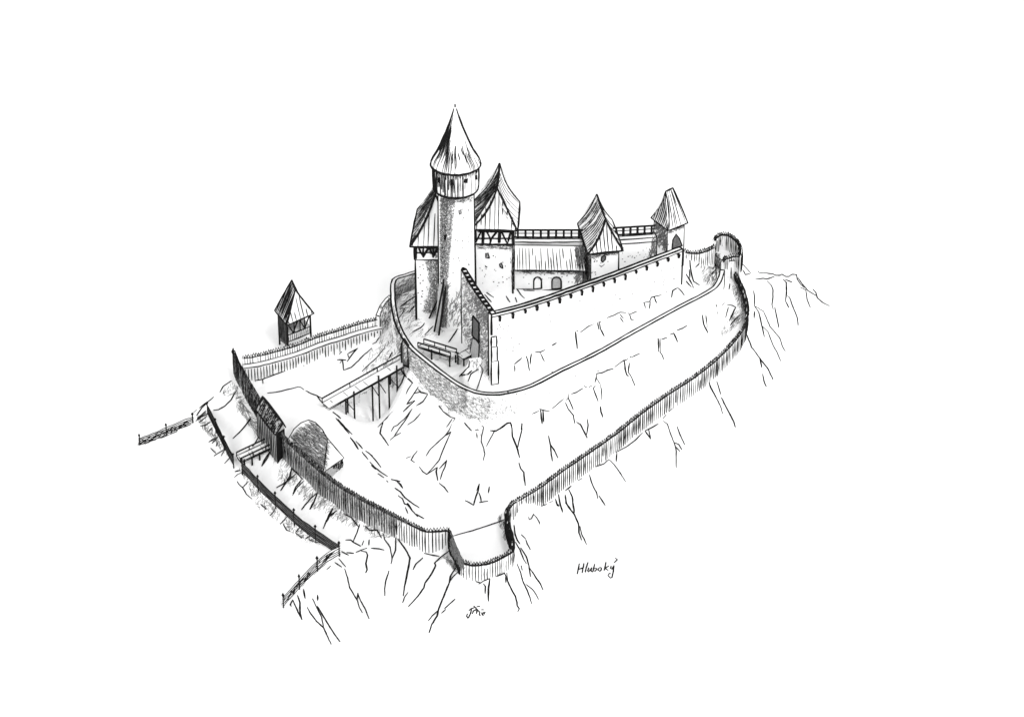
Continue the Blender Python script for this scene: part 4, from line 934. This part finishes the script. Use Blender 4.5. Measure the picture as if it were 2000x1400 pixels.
# ------------------------------------------------------------------ outer plank fences
def plank_fence(label, pts, h, nposts, dark, ph=1.0, nb=5, pw=.22):
    pts = [P(*p) for p in pts]; L = sum((b - a).length for a, b in zip(pts, pts[1:]))
    root = empty('plank_fence', pts[0] - Vector((0, 0, h)), label, 'fence', 'low plank fences outside the palisade')
    mb = MB(); q = smooth(pts, 4)
    for i in range(len(q) - 1):
        a, b = q[i], q[i + 1]
        for s1 in (0,):
            mb.face([a - Vector((0, 0, h)), b - Vector((0, 0, h)), b, a], 4 if dark else 0)
            o = Vector((0, .06, 0)); mb.face([a + o, b + o, b - Vector((0, 0, h)) + o, a - Vector((0, 0, h)) + o], 4 if dark else 0)
    for k_ in range(nb + 1):
        t = k_ / nb; mb.poly([p - Vector((0, .04, h * t)) for p in q], .07 if dark and 0 < k_ < nb else (.1 if dark else .08), wob=.06)
    if not dark:
        for i in range(26):
            p, d = along(q, L * U(.02, .93)); u_ = U(.15, .6) * h
            mb.line(p - Vector((0, .05, u_)), p + d * U(1.0, 2.0) - Vector((0, .05, u_ + U(.3, .38) * h)), .06)
    mb.build('boards', WOODM, root)
    for i in range(nposts):
        p, d = along(pts, L * (i + .04 + .0 * R()) / (nposts - 1 + .08)); m_ = MB()
        m_.beam(p - Vector((0, 0, h + .8)), p + Vector((0, -.05, ph * U(.8, 1.1))), pw, 0)
        m_.tube([p + Vector((0, -.05, ph * .3)), p + Vector((0, -.05, ph * .8)), p + Vector((0, -.05, ph * 1.3))], .2, 0, .2)
        m_.build('post', [M_INK], root)
plank_fence('dark low plank fence upper left, between the side fence and the ditch bridge', [(404, 789, 1.5), (420, 822, 1.3), (438, 858, 1), (456, 892, .7)], 1.9, 4, True, ph=.6)
plank_fence('long dark low plank fence along the ditch below the left palisade', [(471, 901, .5), (505, 937, .3), (545, 975, .1), (590, 1015, -.2), (630, 1043, -.5), (664, 1066, -.8)], 2.1, 6, True, ph=.8)
plank_fence('pale plank fence falling away downhill at the lower left corner', [(664, 1066, -.8), (630, 1086, -2), (595, 1120, -3.6), (560, 1158, -5.2), (552, 1170, -5.6)], 2.2, 4, False, ph=1.0)
plank_fence('pale plank fence running off to the far left', [(378, 813, -.5), (340, 828, -1.2), (298, 846, -2.2), (270, 856, -3)], 1.9, 3, False, ph=.8)

# ------------------------------------------------------------------ handwriting lying on the blank ground
def writing(name, label, L, r):
    mb = MB()
    for q in Z(880, 980, 5, L): draw(mb, TB, q, r, 0, step=3, off=.06, taper=.8)
    o = mb.build(name, [M_INK]); tag(o, label, 'lettering', kind='thing'); return o
writing('handwritten_word', 'cursive black word in ink on the blank white ground right of the front bastion',
 [[(1258,600),(1248,650),(1238,702)],[(1302,598),(1292,650),(1285,692)],[(1248,658),(1298,640)],[(1342,588),(1325,640),(1315,685)],[(1350,640),(1338,672),(1348,682),(1372,648)],[(1378,640),(1370,672),(1380,684),(1392,672)],[(1408,605),(1398,640),(1392,672),(1412,674),(1428,655),(1420,642),(1404,648)],[(1458,638),(1442,650),(1442,668),(1456,676),(1474,660),(1472,642),(1458,638)],[(1518,585),(1508,630),(1500,668)],[(1545,622),(1512,645),(1520,655),(1540,668)],[(1568,625),(1560,648),(1575,655),(1594,622)],[(1596,618),(1588,690),(1575,735),(1560,742),(1538,715),(1550,696),(1565,700)],[(1608,545),(1628,562),(1597,592)]], .11)
writing('signature', 'tiny scribbled ink signature on the blank ground below the front bastion',
 [[(232,1030),(200,1040),(178,1062)],[(205,1040),(198,1080),(172,1135),(157,1112),(165,1088)],[(213,1092),(222,1062),(248,1048),(260,1078)],[(225,1010),(262,1048),(290,1078)],[(255,1020),(290,1015)],[(285,1070),(280,1098),(292,1108)],[(300,1050),(325,1050)],[(262,1060),(250,1090)],[(305,1076),(308,1092),(322,1112)],[(318,1075),(338,1074),(330,1092),(318,1084)]], .1)

# ------------------------------------------------------------------ light
w = bpy.data.worlds.new('World'); scene.world = w; w.use_nodes = True
nt = w.node_tree; bg = nt.nodes['Background']
sky = nt.nodes.new('ShaderNodeTexSky'); sky.sky_type = 'NISHITA'; sky.sun_disc = False
EL, AZ = math.radians(52), math.radians(150)      # azimuth clockwise from +Y: sun to the right and a little in front
sky.sun_elevation = EL; sky.sun_rotation = AZ; sky.dust_density = 0.2; sky.air_density = 1.0
hs_ = nt.nodes.new('ShaderNodeHueSaturation'); hs_.inputs['Saturation'].default_value = 0
nt.links.new(sky.outputs['Color'], hs_.inputs['Color']); nt.links.new(hs_.outputs['Color'], bg.inputs['Color'])
bg.inputs['Strength'].default_value = .30
sd = bpy.data.lights.new('sun', 'SUN'); sd.energy = 1.1; sd.angle = math.radians(12); sd.color = (1, 1, 1)
so = bpy.data.objects.new('sun', sd); COL.objects.link(so); so.location = (60, -60, 120)
dirv = Vector((math.sin(AZ) * math.cos(EL), math.cos(AZ) * math.cos(EL), math.sin(EL)))
so.rotation_euler = dirv.to_track_quat('Z', 'Y').to_euler()
scene.view_settings.view_transform = 'Standard'; scene.view_settings.look = 'None'; scene.view_settings.exposure = 0
